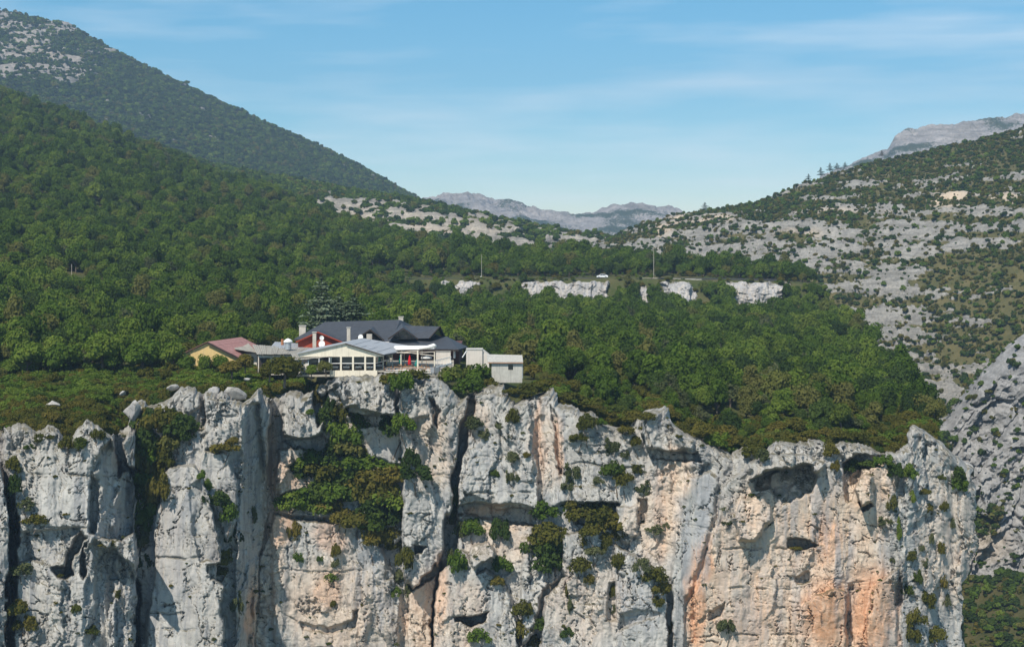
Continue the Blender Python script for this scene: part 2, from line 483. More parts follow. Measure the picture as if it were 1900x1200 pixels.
# plates: polygon, distance, slope per px to the right, slope per px downwards, feather px (edges), origin of the slopes
PLATES = [
 # the overgrown gully behind the front pillars
 ([(238,700),(300,775),(385,795),(400,900),(425,1000),(425,1340),(245,1340),(235,900)], 256, 0.0, -0.02, 10, (300,745)),
 # head blocks at the top of the second buttress
 ([(258,700),(292,735),(292,770),(258,778)], 258, 0, 0, 6, (270,740)),
 ([(300,700),(372,700),(374,770),(352,792),(305,790)], 260, 0.02, 0, 6, (330,740)),
 ([(335,700),(374,700),(374,755),(352,772),(338,745)], 257.5, 0.02, 0, 5, (350,740)),
 # second buttress, its lit front and its shaded right face
 ([(378,700),(500,700),(512,780),(508,900),(478,1030),(462,1340),(395,1340),(402,1000),(372,900),(372,845),(382,800)], 254, 0.03, -0.008, 7, (400,780)),
 ([(380,740),(440,742),(452,790),(448,832),(380,832)], 251.5, 0.03, -0.01, 6, (400,780)),
 ([(378,838),(420,842),(438,890),(440,960),(425,1010),(405,960),(372,880)], 248, 0.02, -0.01, 6, (400,880)),
 ([(455,750),(510,745),(510,900),(480,1030),(464,1340),(430,1340),(440,960),(448,860)], 257, 0.27, -0.004, 6, (452,780)),
 ([(482,700),(496,700),(503,770),(500,830),(490,880),(484,800),(480,750)], 272, 0.10, 0.0, 4, (490,760)),
 # the pale arete right of the deep cleft
 ([(486,1030),(512,960),(512,1340),(462,1340)], 276, 0.02, -0.008, 4, (490,1100)),
 ([(476,1035),(482,1030),(470,1120),(466,1340),(456,1340),(464,1110)], 268, 0.0, -0.008, 3, (470,1100)),
 # the pointed slab
 ([(300,888),(314,874),(332,862),(346,866),(360,866),(374,880),(390,930),(404,975),(408,1000),(407,1042),(384,1046),(388,1072),(410,1080),(412,1150),(415,1340),(262,1340),(276,1120),(286,1000)], 240, -0.012, -0.018, 5, (330,900)),
 ([(352,900),(372,890),(398,965),(406,1040),(372,1038),(356,980)], 238.6, 0.03, -0.018, 4, (330,900)),
 # narrow ribs beside the gully
 ([(258,1000),(268,920),(280,960),(290,1010),(284,1090),(268,1160),(262,1200),(250,1060)], 249, 0.0, -0.02, 4, (268,950)),
 # front left pillar: broad lit face, fluted right face
 ([(8,760),(205,760),(216,830),(222,890),(240,870),(247,905),(250,985),(254,1060),(250,1340),(18,1340),(34,1010),(36,960),(10,860)], 213, 0.004, -0.014, 6, (100,800)),
 ([(168,885),(185,840),(205,810),(218,840),(224,890),(240,868),(246,905),(250,985),(228,1004),(212,1000),(180,1000),(170,960)], 217, 0.15, -0.012, 5, (180,860)),
 ([(168,884),(184,888),(184,950),(176,990),(166,985)], 221, 0.0, 0.0, 9, (175,930)),
 ([(206,940),(222,905),(216,1000),(202,1004)], 223, 0.0, 0.0, 7, (210,950)),
 ([(228,820),(246,800),(246,870),(236,860)], 226, 0.05, 0, 3, (236,830)),
 # block with the undercut on the front pillar, hollow to its right
 ([(36,985),(135,978),(150,980),(133,1000),(132,1028),(95,1052),(60,1040),(32,1046)], 210.6, 0.012, -0.02, 7, (90,1000)),
 ([(136,1004),(150,985),(160,1000),(150,1020),(134,1035),(132,1065),(112,1074),(96,1052),(120,1048)], 219.5, 0.0, 0.0, 7, (130,1030)),
 ([(148,1040),(160,1010),(158,1060),(150,1075),(144,1062)], 218.5, 0, 0, 6, (150,1040)),
 ([(162,1020),(178,1002),(200,1020),(212,1018),(250,1050),(255,1100),(250,1340),(160,1340),(156,1100)], 210.5, 0.085, -0.015, 5, (170,1040)),
 ([(205,1120),(214,1112),(208,1200),(196,1340),(186,1340),(200,1200)], 208.0, 0.02, -0.01, 4, (205,1150)),
 # dark slots
 ([(253,1070),(260,1085),(259,1340),(249,1340)], 262, 0, 0, 4, (255,1100)),
 ([(15,1020),(20,1020),(21,1340),(15,1340)], 224, 0, 0, 3, (15,1100)),
 # far left pillar
 ([(-170,700),(-20,850),(-2,868),(10,900),(17,960),(13,1100),(14,1340),(-170,1340)], 200, 0.03, -0.012, 4, (0,900)),
 # ---- buttress below the restaurant
 ([(512,690),(530,735),(524,790),(518,850),(514,900),(512,930),(507,930),(508,800)], 284, 0, 0, 7, (515,800)),
 ([(530,700),(600,700),(604,740),(600,800),(560,815),(525,806),(528,750)], 279, 0.02, -0.045, 5, (560,740)),
 ([(586,706),(604,700),(612,770),(590,790),(580,750)], 285, 0, 0, 4, (595,740)),
 ([(622,680),(735,680),(733,738),(738,772),(700,768),(660,756),(640,760),(630,740),(622,716)], 276.5, 0.012, -0.03, 4, (680,720)),
 ([(520,818),(600,806),(612,820),(600,836),(545,830)], 285, 0, 0, 4, (560,820)),
 ([(514,838),(560,826),(585,860),(575,905),(520,915)], 280, 0.05, -0.02, 5, (540,860)),
 ([(640,764),(722,776),(718,792),(660,790)], 284, 0, 0, 3, (680,780)),
 # bushy ledge
 ([(535,868),(580,846),(640,800),(690,850),(740,862),(795,880),(748,905),(748,1000),(735,1010),(690,990),(610,962),(512,955),(520,925),(580,905)], 283, 0, -0.04, 10, (640,850)),
 # lower wall under the ledge
 ([(508,955),(560,965),(640,968),(668,962),(700,1015),(728,1060),(738,1110),(735,1340),(508,1340)], 277, 0.0, -0.006, 7, (600,1000)),
 ([(672,965),(700,1015),(728,1060),(738,1110),(735,1340),(650,1340),(640,1150),(660,1030)], 275.6, 0.03, -0.004, 14, (670,1000)),
 ([(560,1150),(612,1164),(652,1148),(655,1130),(668,1130),(655,1165),(610,1176),(560,1166)], 277.2, 0, 0, 4, (600,1160)),
 # right pillar of the buttress and its undercut foot
 ([(740,690),(850,700),(868,735),(858,790),(845,850),(838,900),(836,960),(822,1010),(808,1060),(770,1090),(752,1070),(746,950),(752,890),(740,800)], 274.5, 0.02, -0.002, 6, (780,800)),
 ([(755,800),(770,780),(800,770),(830,790),(840,850),(832,900),(824,980),(800,900),(780,840)], 276, -0.035, 0.004, 12, (800,850)),
 ([(800,740),(815,760),(812,790),(803,780)], 279, 0, 0, 6, (806,760)),
 ([(768,1012),(792,1012),(782,1026),(770,1028)], 279, 0, 0, 3, (780,1020)),
 ([(768,1090),(808,1046),(812,1064),(792,1082),(778,1096)], 281, 0, 0, 3, (790,1075)),
 ([(757,1098),(812,1066),(800,1140),(798,1340),(752,1340)], 277.5, 0.012, -0.004, 5, (780,1120)),
 # diagonal cleft
 ([(864,740),(882,745),(870,790),(855,850),(845,905),(839,960),(838,900),(848,850),(861,790)], 284, 0, 0, 5, (860,800)),
 ([(828,960),(842,935),(866,960),(858,1000),(835,1020),(822,1010)], 284, 0, -0.02, 6, (840,980)),
 ([(815,1040),(823,1060),(806,1140),(803,1340),(797,1340),(800,1140)], 284, 0, 0, 3, (808,1100)),
 # ---- central wall
 ([(882,728),(1240,740),(1240,800),(1190,900),(1140,935),(1060,930),(1002,948),(960,938),(900,932),(848,940),(856,850),(878,780)], 276.5, -0.004, -0.012, 5, (1000,800)),
 ([(985,745),(996,760),(1004,860),(1008,940),(1000,942),(994,880)], 278, 0, 0, 3, (1000,850)),
 ([(1022,750),(1034,762),(1046,880),(1036,880)], 278.2, 0, 0, 3, (1035,850)),
 ([(850,938),(900,934),(920,942),(962,944),(1000,952),(998,972),(960,978),(930,968),(900,962),(848,960)], 281, 0, 0, 3, (930,950)),
 ([(850,955),(1000,975),(1000,1040),(930,1080),(850,1060)], 278, -0.01, -0.018, 8, (930,980)),
 ([(1058,905),(1090,896),(1112,905),(1110,930),(1085,936),(1062,925)], 273.8, 0, -0.06, 4, (1085,915)),
 ([(1075,936),(1118,928),(1150,930),(1152,985),(1070,975)], 278, 0, -0.02, 4, (1110,950)),
 # broken terrace in the middle
 ([(815,1062),(860,1020),(920,1070),(945,1100),(960,1150),(965,1340),(800,1340),(808,1120)], 272, 0.02, -0.022, 8, (880,1080)),
 ([(876,1012),(906,1004),(920,1020),(918,1036),(896,1046),(880,1056)], 270.5, 0.03, -0.06, 4, (900,1030)),
 ([(886,1058),(914,1034),(922,1040),(900,1060),(886,1066)], 277, 0, 0, 3, (900,1050)),
 ([(842,1146),(875,1142),(908,1136),(900,1150),(878,1160),(845,1154)], 278, 0, 0, 3, (870,1150)),
 ([(968,1000),(1062,990),(1060,1060),(1005,1095),(985,1180),(965,1200)], 275, 0, -0.03, 8, (1010,1030)),
 ([(1045,990),(1100,985),(1150,1020),(1160,1340),(990,1340),(1010,1110),(1050,1070)], 271.5, 0.004, -0.016, 7, (1080,1050)),
 ([(1128,1080),(1140,1080),(1146,1150),(1124,1150)], 272.5, 0, 0, 4, (1135,1110)),
 ([(1145,935),(1188,936),(1188,990),(1160,1010),(1145,990)], 272.5, 0.03, -0.01, 5, (1160,960)),
 ([(1188,925),(1204,925),(1196,970),(1186,975)], 276.5, 0, 0, 4, (1195,950)),
 ([(1140,1010),(1200,1040),(1238,1080),(1240,1340),(1135,1340),(1145,1160)], 270.0, 0.005, -0.012, 6, (1190,1100)),
 ([(1150,1140),(1200,1128),(1228,1135),(1200,1150),(1150,1168)], 270.5, 0, 0.03, 6, (1190,1140)),
 # undercut top slab right of the centre
 ([(1190,770),(1240,740),(1270,750),(1290,790),(1286,832),(1240,838),(1200,832)], 271.5, 0, -0.03, 4, (1240,790)),
 ([(1196,836),(1290,840),(1300,856),(1200,852)], 275.5, 0, 0, 3, (1240,845)),
 # the smooth grey slab
 ([(1276,880),(1318,872),(1336,900),(1322,960),(1310,1010),(1290,1060),(1274,1110),(1268,1340),(1240,1340),(1244,1090),(1262,960)], 269.5, -0.012, -0.004, 9, (1290,950)),
 ([(1236,1085),(1243,1085),(1246,1340),(1238,1340)], 274, 0, 0, 2, (1240,1100)),
 # ---- ochre wall
 ([(1318,1010),(1330,980),(1345,900),(1400,850),(1640,860),(1664,1100),(1668,1340),(1272,1340),(1280,1120)], 268.5, 0.002, 0.006, 6, (1450,950)),
 ([(1360,960),(1380,925),(1420,918),(1432,950),(1424,980),(1400,1005),(1372,1000)], 266, 0.01, -0.01, 8, (1400,960)),
 ([(1395,855),(1440,842),(1500,845),(1530,860),(1512,880),(1500,862),(1450,868),(1410,880),(1388,892)], 264.5, 0.01, -0.06, 5, (1450,860)),
 ([(1390,888),(1430,872),(1470,866),(1508,862),(1514,885),(1508,912),(1480,922),(1456,936),(1444,922),(1428,908),(1408,910)], 274.5, -0.02, -0.10, 6, (1450,878)),
 ([(1430,880),(1445,874),(1440,905),(1428,906)], 272, 0, 0, 4, (1436,890)),
 ([(1462,1002),(1480,994),(1500,1000),(1516,1012),(1496,1018),(1464,1016)], 274, 0, 0, 4, (1490,1008)),
 ([(1590,930),(1612,920),(1618,936),(1600,946)], 273, 0, 0, 4, (1605,935)),
 ([(1588,900),(1602,880),(1616,884),(1618,930),(1596,938)], 265.5, 0.03, -0.02, 5, (1605,910)),
 ([(1562,862),(1590,846),(1640,842),(1636,862),(1600,872),(1580,930),(1572,930)], 272.5, 0, 0, 5, (1600,870)),
 ([(1316,1132),(1344,1120),(1336,1146),(1318,1150)], 271.5, 0, 0, 5, (1330,1135)),
 ([(1474,1070),(1500,1060),(1502,1078),(1478,1084)], 271, 0, 0, 5, (1490,1072)),
 ([(1482,1130),(1510,1104),(1552,1092),(1570,1100),(1574,1340),(1480,1340)], 266.8, 0.004, 0.012, 5, (1520,1150)),
 ([(1574,1085),(1582,1085),(1586,1200),(1576,1200)], 271, 0, 0, 4, (1580,1120)),
 ([(1618,1090),(1664,1060),(1668,1340),(1600,1340)], 267.0, 0.01, 0.012, 6, (1640,1150)),
 ([(1664,1070),(1674,1070),(1668,1120),(1662,1120)], 270, 0, 0, 4, (1668,1090)),
 # fluted grey edge on the right, turning away
 ([(1636,850),(1700,840),(1735,785),(1760,795),(1850,880),(1850,1340),(1672,1340),(1676,1100),(1662,1000),(1650,920)], 268, 0.075, -0.010, 6, (1650,950)),
]
HCRACKS = [(1033,275,400,0.5),(1137,270,372,0.35),(1168,268,372,0.3),(976,36,158,0.5),(1057,510,690,0.3),(1000,520,600,0.3),(838,1095,1140,0.5),(862,1050,1195,0.5),
 (826,1090,1150,0.4),(806,890,930,0.4),(848,880,1000,0.25),(896,870,1040,0.35),(915,860,990,0.5),(1090,1320,1480,0.4),(1080,1560,1660,0.35),(1018,1330,1470,0.5),
 (975,1270,1330,0.2),(1110,1060,1240,0.3),(1140,1010,1240,0.2),(1206,500,700,0.4),(740,380,460,0.5),(764,380,455,0.35),(880,60,180,0.4),(1180,1270,1500,0.3),(1107,500,700,0.25),(884,745,830,0.3)]

nuC, nvC = 1200, 415
s_ = np.linspace(0, 1, nuC)[None, :]; t_ = np.linspace(0, 1, nvC)[:, None]
px0 = -170 + s_ * 1990
jag = 7.0 * fbm(px0 / 26.0, px0 * 0 + 3.3, 3, 5) + 4.5 * fbm(px0 / 7.0, px0 * 0 + 8.3, 2, 55)
rimk = np.interp(np.arange(-190, 1860, 2.0), RX, RY); rimk = np.convolve(np.pad(rimk, 4, 'edge'), np.ones(9) / 9, 'valid')
rim0 = np.interp(px0, np.arange(-190, 1860, 2.0), rimk) + jag
pyC = rim0 + (1335 - rim0) * t_
pxmaxC = np.interp(pyC, [700, 780, 800, 850, 900, 1000, 1050, 1080, 1200, 1340], [1820, 1760, 1775, 1802, 1809, 1812, 1800, 1786, 1785, 1780]) + 16 * fbm(pyC / 45, pyC * 0 + 2.0, 4, 107)
pxC = -170 + s_ * (pxmaxC + 170) + 0 * pyC
wx = pxC + 9 * fbm(pxC / 60, pyC / 60, 4, 101) + 3 * fbm(pxC / 14, pyC / 14, 2, 103) + 6 * fbm(pxC / 11, pyC / 150, 3, 105)
wy = pyC + 8 * fbm(pxC / 60, pyC / 60, 4, 102) + 3 * fbm(pxC / 14, pyC / 14, 2, 104)
DC = np.interp(pxC, [a for a, b in DB], [b for a, b in DB]) - 0.006 * (pyC - 750)
smoothC = np.zeros_like(DC)
for (poly, d0, gx, gy, fe, o) in PLATES:
    if o[0] < 502: d0 = 278 - (278 - d0) * 0.42
    sd_ = poly_sdf(poly, wx, wy)
    al = sstep(-fe * 0.5, fe * 0.5, sd_)
    DC = DC * (1 - al) + al * (d0 + gx * (pxC - o[0]) + gy * (pyC - o[1]))
mx, my = pxC * 0.09, pyC * 0.09
mwx = mx + 1.2 * fbm(mx * 0.3, my * 0.3, 3, 201); mwy = my + 1.2 * fbm(mx * 0.3, my * 0.3, 3, 202)
rough = 0.22 + 0.75 * sstep(-0.25, 0.35, fbm(mx * 0.12, my * 0.10, 3, 203))
for (poly, k) in (([(285,860),(375,860),(412,1000),(412,1340),(262,1340)], 0.35), ([(1270,870),(1340,880),(1275,1110),(1268,1340),(1240,1340)], 0.25),
                  ([(10,840),(170,830),(165,985),(40,980)], 0.45), ([(1330,900),(1640,900),(1664,1340),(1275,1340)], 0.42), ([(885,745),(1180,745),(1180,930),(860,930)], 0.7), ([(1160,1030),(1240,1080),(1240,1340),(1140,1340)], 0.5), ([(510,970),(690,980),(735,1340),(510,1340)], 0.6)):
    rough *= 1 - (1 - k) * sstep(-6, 10, poly_sdf(poly, wx, wy))
rough *= 1 + 0.8 * sstep(90, 10, pyC - rim0)
flute = 1.0 + 1.3 * sstep(1640, 1690, pxC) + 2.4 * sstep(-10, 15, poly_sdf([(165,850),(250,850),(256,1340),(155,1340)], wx, wy)) + 2.6 * sstep(-8, 8, poly_sdf([(440,745),(510,745),(508,900),(460,1340),(425,1340)], wx, wy))
rel = 0.7 * fbm(mwx * 0.42, my * 0.055, 4, 210) * flute + 0.30 * (flute - 1) * (ridged(mwx * 0.9, my * 0.05, 3, 211) - 0.7)
rel += 1.1 * (ridged(mwx * 0.13, mwy * 0.06, 3, 215) - 0.72)
cr = sstep(-0.05, 0.30, fbm(mx * 0.22, my * 0.22, 2, 226))            # joints open only here and there
jx = mwx + 0.35 * fbm(mx * 1.4, my * 1.4, 3, 227); jy = mwy + 0.5 * fbm(mx * 1.2, my * 1.2, 3, 228)
rel += rough * 1.9 * facets(jx * 0.27, jy * 0.10, 220, 1.0, 0.7)
rel += rough * 0.75 * facets(jx * 0.75, jy * 0.36, 221, 0.9, 0.7)
rel += rough * 0.26 * facets(jx * 1.9, jy * 1.15, 222, 0.9, 0.9)
f1, f2, cid = worley(jx * 0.30, jy * 0.10, 223)
rel -= 0.8 * cr * (1 - sstep(0.0, 0.035, f2 - f1))
rel += rough * 0.42 * fbm(mx * 0.45, my * 0.40, 6, 230, 0.62) + 0.22 * rough * (ridged(mx * 1.6, my * 1.1, 3, 229) - 0.7)
# winding open cracks, the flat-lying and the upright set
for (fx, fy, sd0, wd, dp) in ((0.05, 0.22, 261, 0.016, 0.9), (0.16, 0.55, 262, 0.022, 0.5), (0.20, 0.035, 263, 0.020, 1.1), (0.50, 0.11, 264, 0.025, 0.5), (0.45, 0.60, 265, 0.022, 0.35)):
    q_ = np.abs(perlin(mwx * fx + 0.12 * fbm(mx * 1.1, my * 1.1, 3, sd0 + 50), mwy * fy + 0.12 * fbm(mx * 1.1, my * 1.1, 3, sd0 + 60), sd0))
    rel -= dp * (1 - sstep(0.0, wd, q_)) * sstep(-0.05, 0.25, fbm(mx * 0.13, my * 0.13, 2, sd0 + 30))
# ragged horizontal bedding: thin grooves at many heights, and the strong ones by name
bed = my + 0.8 * fbm(mx * 0.18, my * 0.18, 3, 240)
g = np.abs(((bed / 3.1) % 1.0) - 0.5) * 3.1
rel -= 0.35 * rough * (1 - sstep(0.0, 0.16, g)) * sstep(0.0, 0.3, fbm(mx * 0.15, my * 0.3, 2, 241))
for (yc, x0, x1, dp) in HCRACKS:
    yy = yc + 11 * fbm(pxC / 70, pxC * 0 + yc, 4, 250) + 0.02 * (pxC - x0) * math.sin(yc)
    rel -= 1.2 * dp * np.exp(-((pyC - yy) / 1.5) ** 2) * sstep(-0.30, 0.15, fbm(pxC / 40, pyC / 90, 2, 251)) * sstep(x0 - 8, x0 + 8, pxC) * sstep(x1 + 8, x1 - 8, pxC)
DC = DC - rel
# rounded rim
below = pyC - rim0
DC = DC + 3.2 * np.clip(1 - below / 16.0, 0, 1) ** 2
PC = np.stack([(pxC - CX) / F * DC, DC, (HY - pyC) / F * DC], -1)
rimD = DC[0].copy(); rimZ = PC[0, :, 2].copy(); rimPX = pxC[0].copy()
# cap running back under the soil, and the turn away on the right
caps = []
for k, (back, drop) in enumerate(((14.0, 3.5), (6.0, 0.9), (2.5, 0.15))):
    c = PC[0].copy(); c[:, 1] += back; c[:, 0] *= (c[:, 1] / PC[0, :, 1]); c[:, 2] -= drop
    caps.append(c)
PC = np.concatenate([np.array(caps), PC], 0)
side = []
for k, (back, inn) in enumerate(((4, 0.6), (10, 4), (20, 12))):
    c = PC[:, -1].copy(); c[:, 1] += back; c[:, 0] = c[:, 0] * (c[:, 1] / PC[:, -1, 1]) - inn * 0.6
    side.append(c)
PC = np.concatenate([PC, np.stack(side, 1)], 1)

def blobs(lst, x, y):
    a = np.zeros_like(x)
    for (cx, cy, rx, ry, k) in lst:
        a = np.maximum(a, k * (1 - sstep(0.45, 1.0, np.hypot((x - cx) / rx, (y - cy) / ry))))
    return a
qx, qy = to_px(PC)
qx = qx + 14 * fbm(qx / 70, qy / 70, 3, 301); qy = qy + 14 * fbm(qx / 70, qy / 70, 3, 302)
ochre = (0.5 + 0.5 * sstep(1180, 1300, qx)) * blobs([(1470,1090,215,260,1.0),(1330,1150,70,160,1.0),(1215,960,60,110,0.75),(1250,880,50,70,0.6),(1440,930,110,60,0.55),(1560,980,110,90,0.9),
 (560,880,60,60,0.9),(505,1000,40,200,0.9),(620,1120,130,130,0.75),(680,800,70,40,0.7),(800,830,60,110,0.6),(790,1140,70,110,0.95),(860,1150,70,110,0.6),
 (930,965,90,35,1.0),(1010,830,45,110,0.55),(1090,1120,120,110,0.5),(930,1010,90,50,0.6),(1180,965,45,45,0.6),(880,780,45,50,0.6),(700,1160,110,60,0.45),
 (480,1120,30,110,1.0),(300,1010,70,170,0.22),(1760,1000,80,170,0.25),(1620,900,60,60,0.6)], qx, qy)
rust = (0.7 + 0.3 * sstep(1180, 1300, qx)) * blobs([(1540,1140,75,90,0.95),(1620,1140,60,110,0.85),(1290,1120,22,130,0.9),(1310,1040,22,60,0.9),(1530,1000,40,70,0.6),(1400,1150,60,70,0.35),(1665,1150,12,90,0.5),
 (620,990,55,45,0.6),(520,970,30,60,0.8),(610,1090,40,50,0.6),(905,948,50,16,0.95),(505,860,18,90,0.5),(1225,950,18,110,0.5),(815,1090,20,90,0.7),(468,1150,14,80,0.8),(1000,800,14,90,0.5),(1036,830,12,80,0.6),(530,880,35,45,0.5)], qx, qy)
wash = blobs([(1300,970,50,170,1.0),(1500,960,110,120,0.8),(1420,1090,120,170,0.6),(1565,1060,30,130,0.9),(1360,1000,60,110,0.5),(880,860,70,90,0.6),(700,1080,70,150,0.8),(1190,1110,80,90,0.8),
 (1640,960,25,140,0.7),(1120,860,70,60,0.4),(330,1000,80,180,0.5),(200,1060,70,180,0.6)], qx, qy)
NC = grid_normals(PC)
if NC[200, 300, 1] > 0: NC = -NC
soil = sstep(0.45, 0.8, NC[..., 2]) * 0.9
cliff = link('cliff', grid_mesh('cliff', PC, M['cliff'], True, {'ochre': ochre, 'rust': rust, 'wash': wash, 'soil': soil}))
tag(cliff, 'pale grey and ochre limestone cliff below the restaurant', kind='structure')

def cliff_at(px, py):
    """a point of the cliff face seen at this photo pixel"""
    j = int(np.argmin(np.abs(pxC[nvC // 2] - px)))
    i = int(np.argmin(np.abs(pyC[:, j] - py)))
    j = int(np.argmin(np.abs(pxC[i] - px)))
    return Vector(PC[i + 3, j]), Vector(NC[i + 3, j])

# ------------------------------------------------------------------ plateau and wooded slope behind the rim
def rim_D(px): return np.interp(px, rimPX, rimD)
KX = [-200, 0, 200, 400, 650, 780, 1000, 1200, 1400, 1700]
nuA = 420
kx_r = np.linspace(-170, 1735, 300)
r_D = np.convolve(np.pad(rim_D(kx_r), 4, 'edge'), np.ones(9) / 9, 'valid')
r_Z = np.interp(kx_r, rimPX, rimZ)
r_Zs = np.convolve(np.pad(r_Z, 4, 'edge'), np.ones(9) / 9, 'valid')
rimDmax = np.interp(kx_r, rimPX, rimD)
LA = [
 (-170, 1735, kx_r, None, np.maximum(r_D, rimDmax) + 3.0, np.minimum(r_Zs, r_Z) - 1.0),
 (-170, 1733, kx_r, None, np.maximum(r_D, rimDmax) + 13.0, r_Zs + 0.2),
 (-190, 1725, KX, None, [305, 305, 305, 312, 318, 318, 312, 312, 312, 316], [-26, -26, -25.8, -25.3, -25.2, -25.6, -28.5, -31, -34.5, -37]),
 (-190, 1718, KX, None, [350] * 10, [-24.5, -24, -24.5, -24.8, -25.2, -26.5, -29, -31.5, -34, -37]),
 (-200, 1640, KX, None, [450] * 10, [-14, -12, -16, -20, -24, -28, -29.5, -31, -33, -35]),
 (-200, 1545, KX, None, [588] * 10, [1, 5, -1, -8, -18, -28.5, -29, -30, -30, -33]),
 (-200, 1530, KX, None, [599] * 10, [3, 7, 0, -7, -16.5, -17.7, -17.6, -17.6, -18.3, -22]),
 (-200, 1515, KX, None, [613] * 10, [5, 9, 1, -6, -15.5, -17.4, -17.3, -17.3, -18.0, -22]),
 (-200, 1500, KX, None, [720, 710, 700, 690, 680, 660, 650, 648, 645, 645], [30, 26, 16, 2, -9, -13, -14.8, -15, -17.5, -21]),
 (-200, 1480, KX, None, [900, 860, 850, 830, 770, 710, 690, 680, 670, 665], [62, 52, 38, 16, -3, -11, -13.5, -14.5, -18, -21]),
 (-200, 1470, KX, None, [1150, 1100, 1060, 1000, 870, 790, 730, 705, 690, 690], [108, 92, 64, 32, 3, -9, -13.2, -14.3, -19, -24]),
 (-200, 1460, KX, None, [1230, 1180, 1140, 1080, 950, 870, 800, 770, 750, 750], [80, 66, 44, 12, -12, -24, -30, -34, -40, -44]),
]
PA = loft(LA, nuA, [10, 26, 22, 45, 60, 14, 12, 30, 50, 60, 20])
PA = smooth_v(PA, 2)
amp = sstep(300, 420, PA[..., 1]) * (1 - 0.85 * np.exp(-((PA[..., 1] - 602) / 16) ** 2) * sstep(700, 800, to_px(PA)[0]))
PA[..., 2] += amp * (3.0 * fbm(PA[..., 0] / 70, PA[..., 1] / 70, 4, 401)) + 0.25 * fbm(PA[..., 0] / 6, PA[..., 1] / 6, 3, 402)
# the right edge of the plateau drops into the gorge
edge = [PA[:, -1].copy() for _ in range(4)]
for k, (dx, dz) in enumerate(((1.5, -4), (3.5, -14), (5, -35), (7, -90))):
    edge[k][:, 0] += dx + 1.5 * fbm(edge[k][:, 1] / 9, edge[k][:, 1] * 0 + k, 3, 410); edge[k][:, 2] += dz
PAe = np.concatenate([PA, np.stack(edge, 1)], 1)
plateau = link('plateau', grid_mesh('plateau', PAe, M['ground'], True))
tag(plateau, 'wooded plateau above the cliff', kind='structure')

# ------------------------------------------------------------------ rocky slopes: terraces, outcrops and soil
def rockify(P, size, seed, thr, amp, strata, st_amp, mask_fn=None, xs=1.0, bed_t=9.0, bed_w=0.0):
    """push outcrops out of a smooth slope; returns surface, veg (soil share) and rock mask"""
    N = grid_normals(P)
    if N[..., 2].mean() < 0: N = -N
    x, y, z = P[..., 0] / size, P[..., 1] / size, P[..., 2] / size
    u, v = x * xs, z * 1.6 + y * 0.35
    n = fbm(u * 0.8, v * 1.2, 5, seed) + 0.55 * fbm(u * 2.6, v * 6.5, 4, seed + 5) + 0.25 * fbm(u * 9, v * 14, 2, seed + 6)
    wb = (z * size + 0.5 * bed_t * fbm(u * 0.35, v * 0.35, 3, seed + 13)) / bed_t
    n = n + bed_w * (np.abs((wb % 1.0) - 0.5) * 4 - 1.0)
    rock = sstep(thr - 0.14, thr + 0.14, n + (mask_fn if mask_fn is not None else 0))
    f1, f2, cid = worley(u * 2.6 + 0.4 * fbm(u * 3, v * 3, 2, seed + 7), v * 2.9, seed + 1)
    g1, g2, cid2 = worley(u * 6.5, v * 7.5, seed + 2)
    lump = 0.75 * (0.8 - f1) + (cid - 0.5) * 0.8 + 0.45 * (0.7 - g1) + (cid2 - 0.5) * 0.3
    wob = z * size + 0.25 * strata * fbm(u * 0.8, v * 0.8, 3, seed + 3)
    fr = (wob / strata) % 1.0
    saw = np.where(fr < 0.82, fr / 0.82, (1 - fr) / 0.18)
    out = rock * (amp * lump + st_amp * saw)
    Q = P + N * out[..., None] * np.array([0.4, 1.0, 0.7])
    Q[..., 2] += 0.25 * amp * fbm(u * 1.3, v * 1.3, 4, seed + 9)
    return Q, 1 - rock, rock

# --- back ridge with pale ledges (middle distance, centre)
KD = [50, 200, 400, 600, 700, 745, 800, 900, 1000, 1130, 1260]
LD = [
 (50, 1260, KD, [320, 380, 430, 470, 490, 500, 510, 520, 520, 520, 520], [1200, 1180, 1130, 1050, 1010, 1000, 980, 960, 950, 950, 950], None),
 (50, 1260, KD, [250, 300, 370, 418, 440, 445, 455, 465, 472, 478, 485], [1240, 1230, 1180, 1090, 1050, 1040, 1020, 1000, 990, 990, 990], None),
 (50, 1260, KD, [230, 272, 335, 370, 388, 396, 408, 424, 436, 452, 470], [1300, 1290, 1250, 1140, 1100, 1090, 1070, 1050, 1040, 1040, 1040], None),
 (50, 1260, KD, [192, 242, 308, 345, 362, 368, 380, 402, 424, 448, 472], [1400, 1390, 1360, 1300, 1270, 1260, 1240, 1210, 1190, 1180, 1180], None),
 (50, 1260, KD, [220, 270, 340, 380, 400, 410, 420, 440, 460, 480, 500], [1520, 1500, 1460, 1400, 1370, 1360, 1340, 1310, 1290, 1280, 1280], None),
]
PD = smooth_v(loft(LD, 640, [30, 90, 50, 10]), 2)
dx_, dy_ = to_px(PD)
band = sstep(-10, 8, poly_sdf([(595,362),(640,368),(720,372),(790,385),(880,402),(960,418),(1040,432),(1110,440),(1120,470),(900,468),(760,448),(690,432),(640,415),(600,400)], dx_ + 25 * fbm(dx_ / 50, dy_ / 18, 3, 420), dy_ + 7 * fbm(dx_ / 40, dy_ / 20, 3, 421)))
band = np.maximum(band, 0.8 * sstep(-10, 4, poly_sdf([(430,345),(500,352),(560,372),(560,384),(480,372),(430,358)], dx_ + 25 * fbm(dx_ / 30, dy_ / 10, 3, 424), dy_ + 6 * fbm(dx_ / 20, dy_ / 10, 3, 425))))
PD, vegD, rockD = rockify(PD, 26.0, 430, 0.0, 2.0, 5.2, 4.6, band * 1.05 - 0.80, 1.0, 9.0, 0.2)
ridge = link('ridge', grid_mesh('ridge', PD, M['slope_back'], True, {'veg': vegD, 'warm': blobs([(850,415,140,45,0.45),(700,400,80,30,0.2)], dx_, dy_)}))
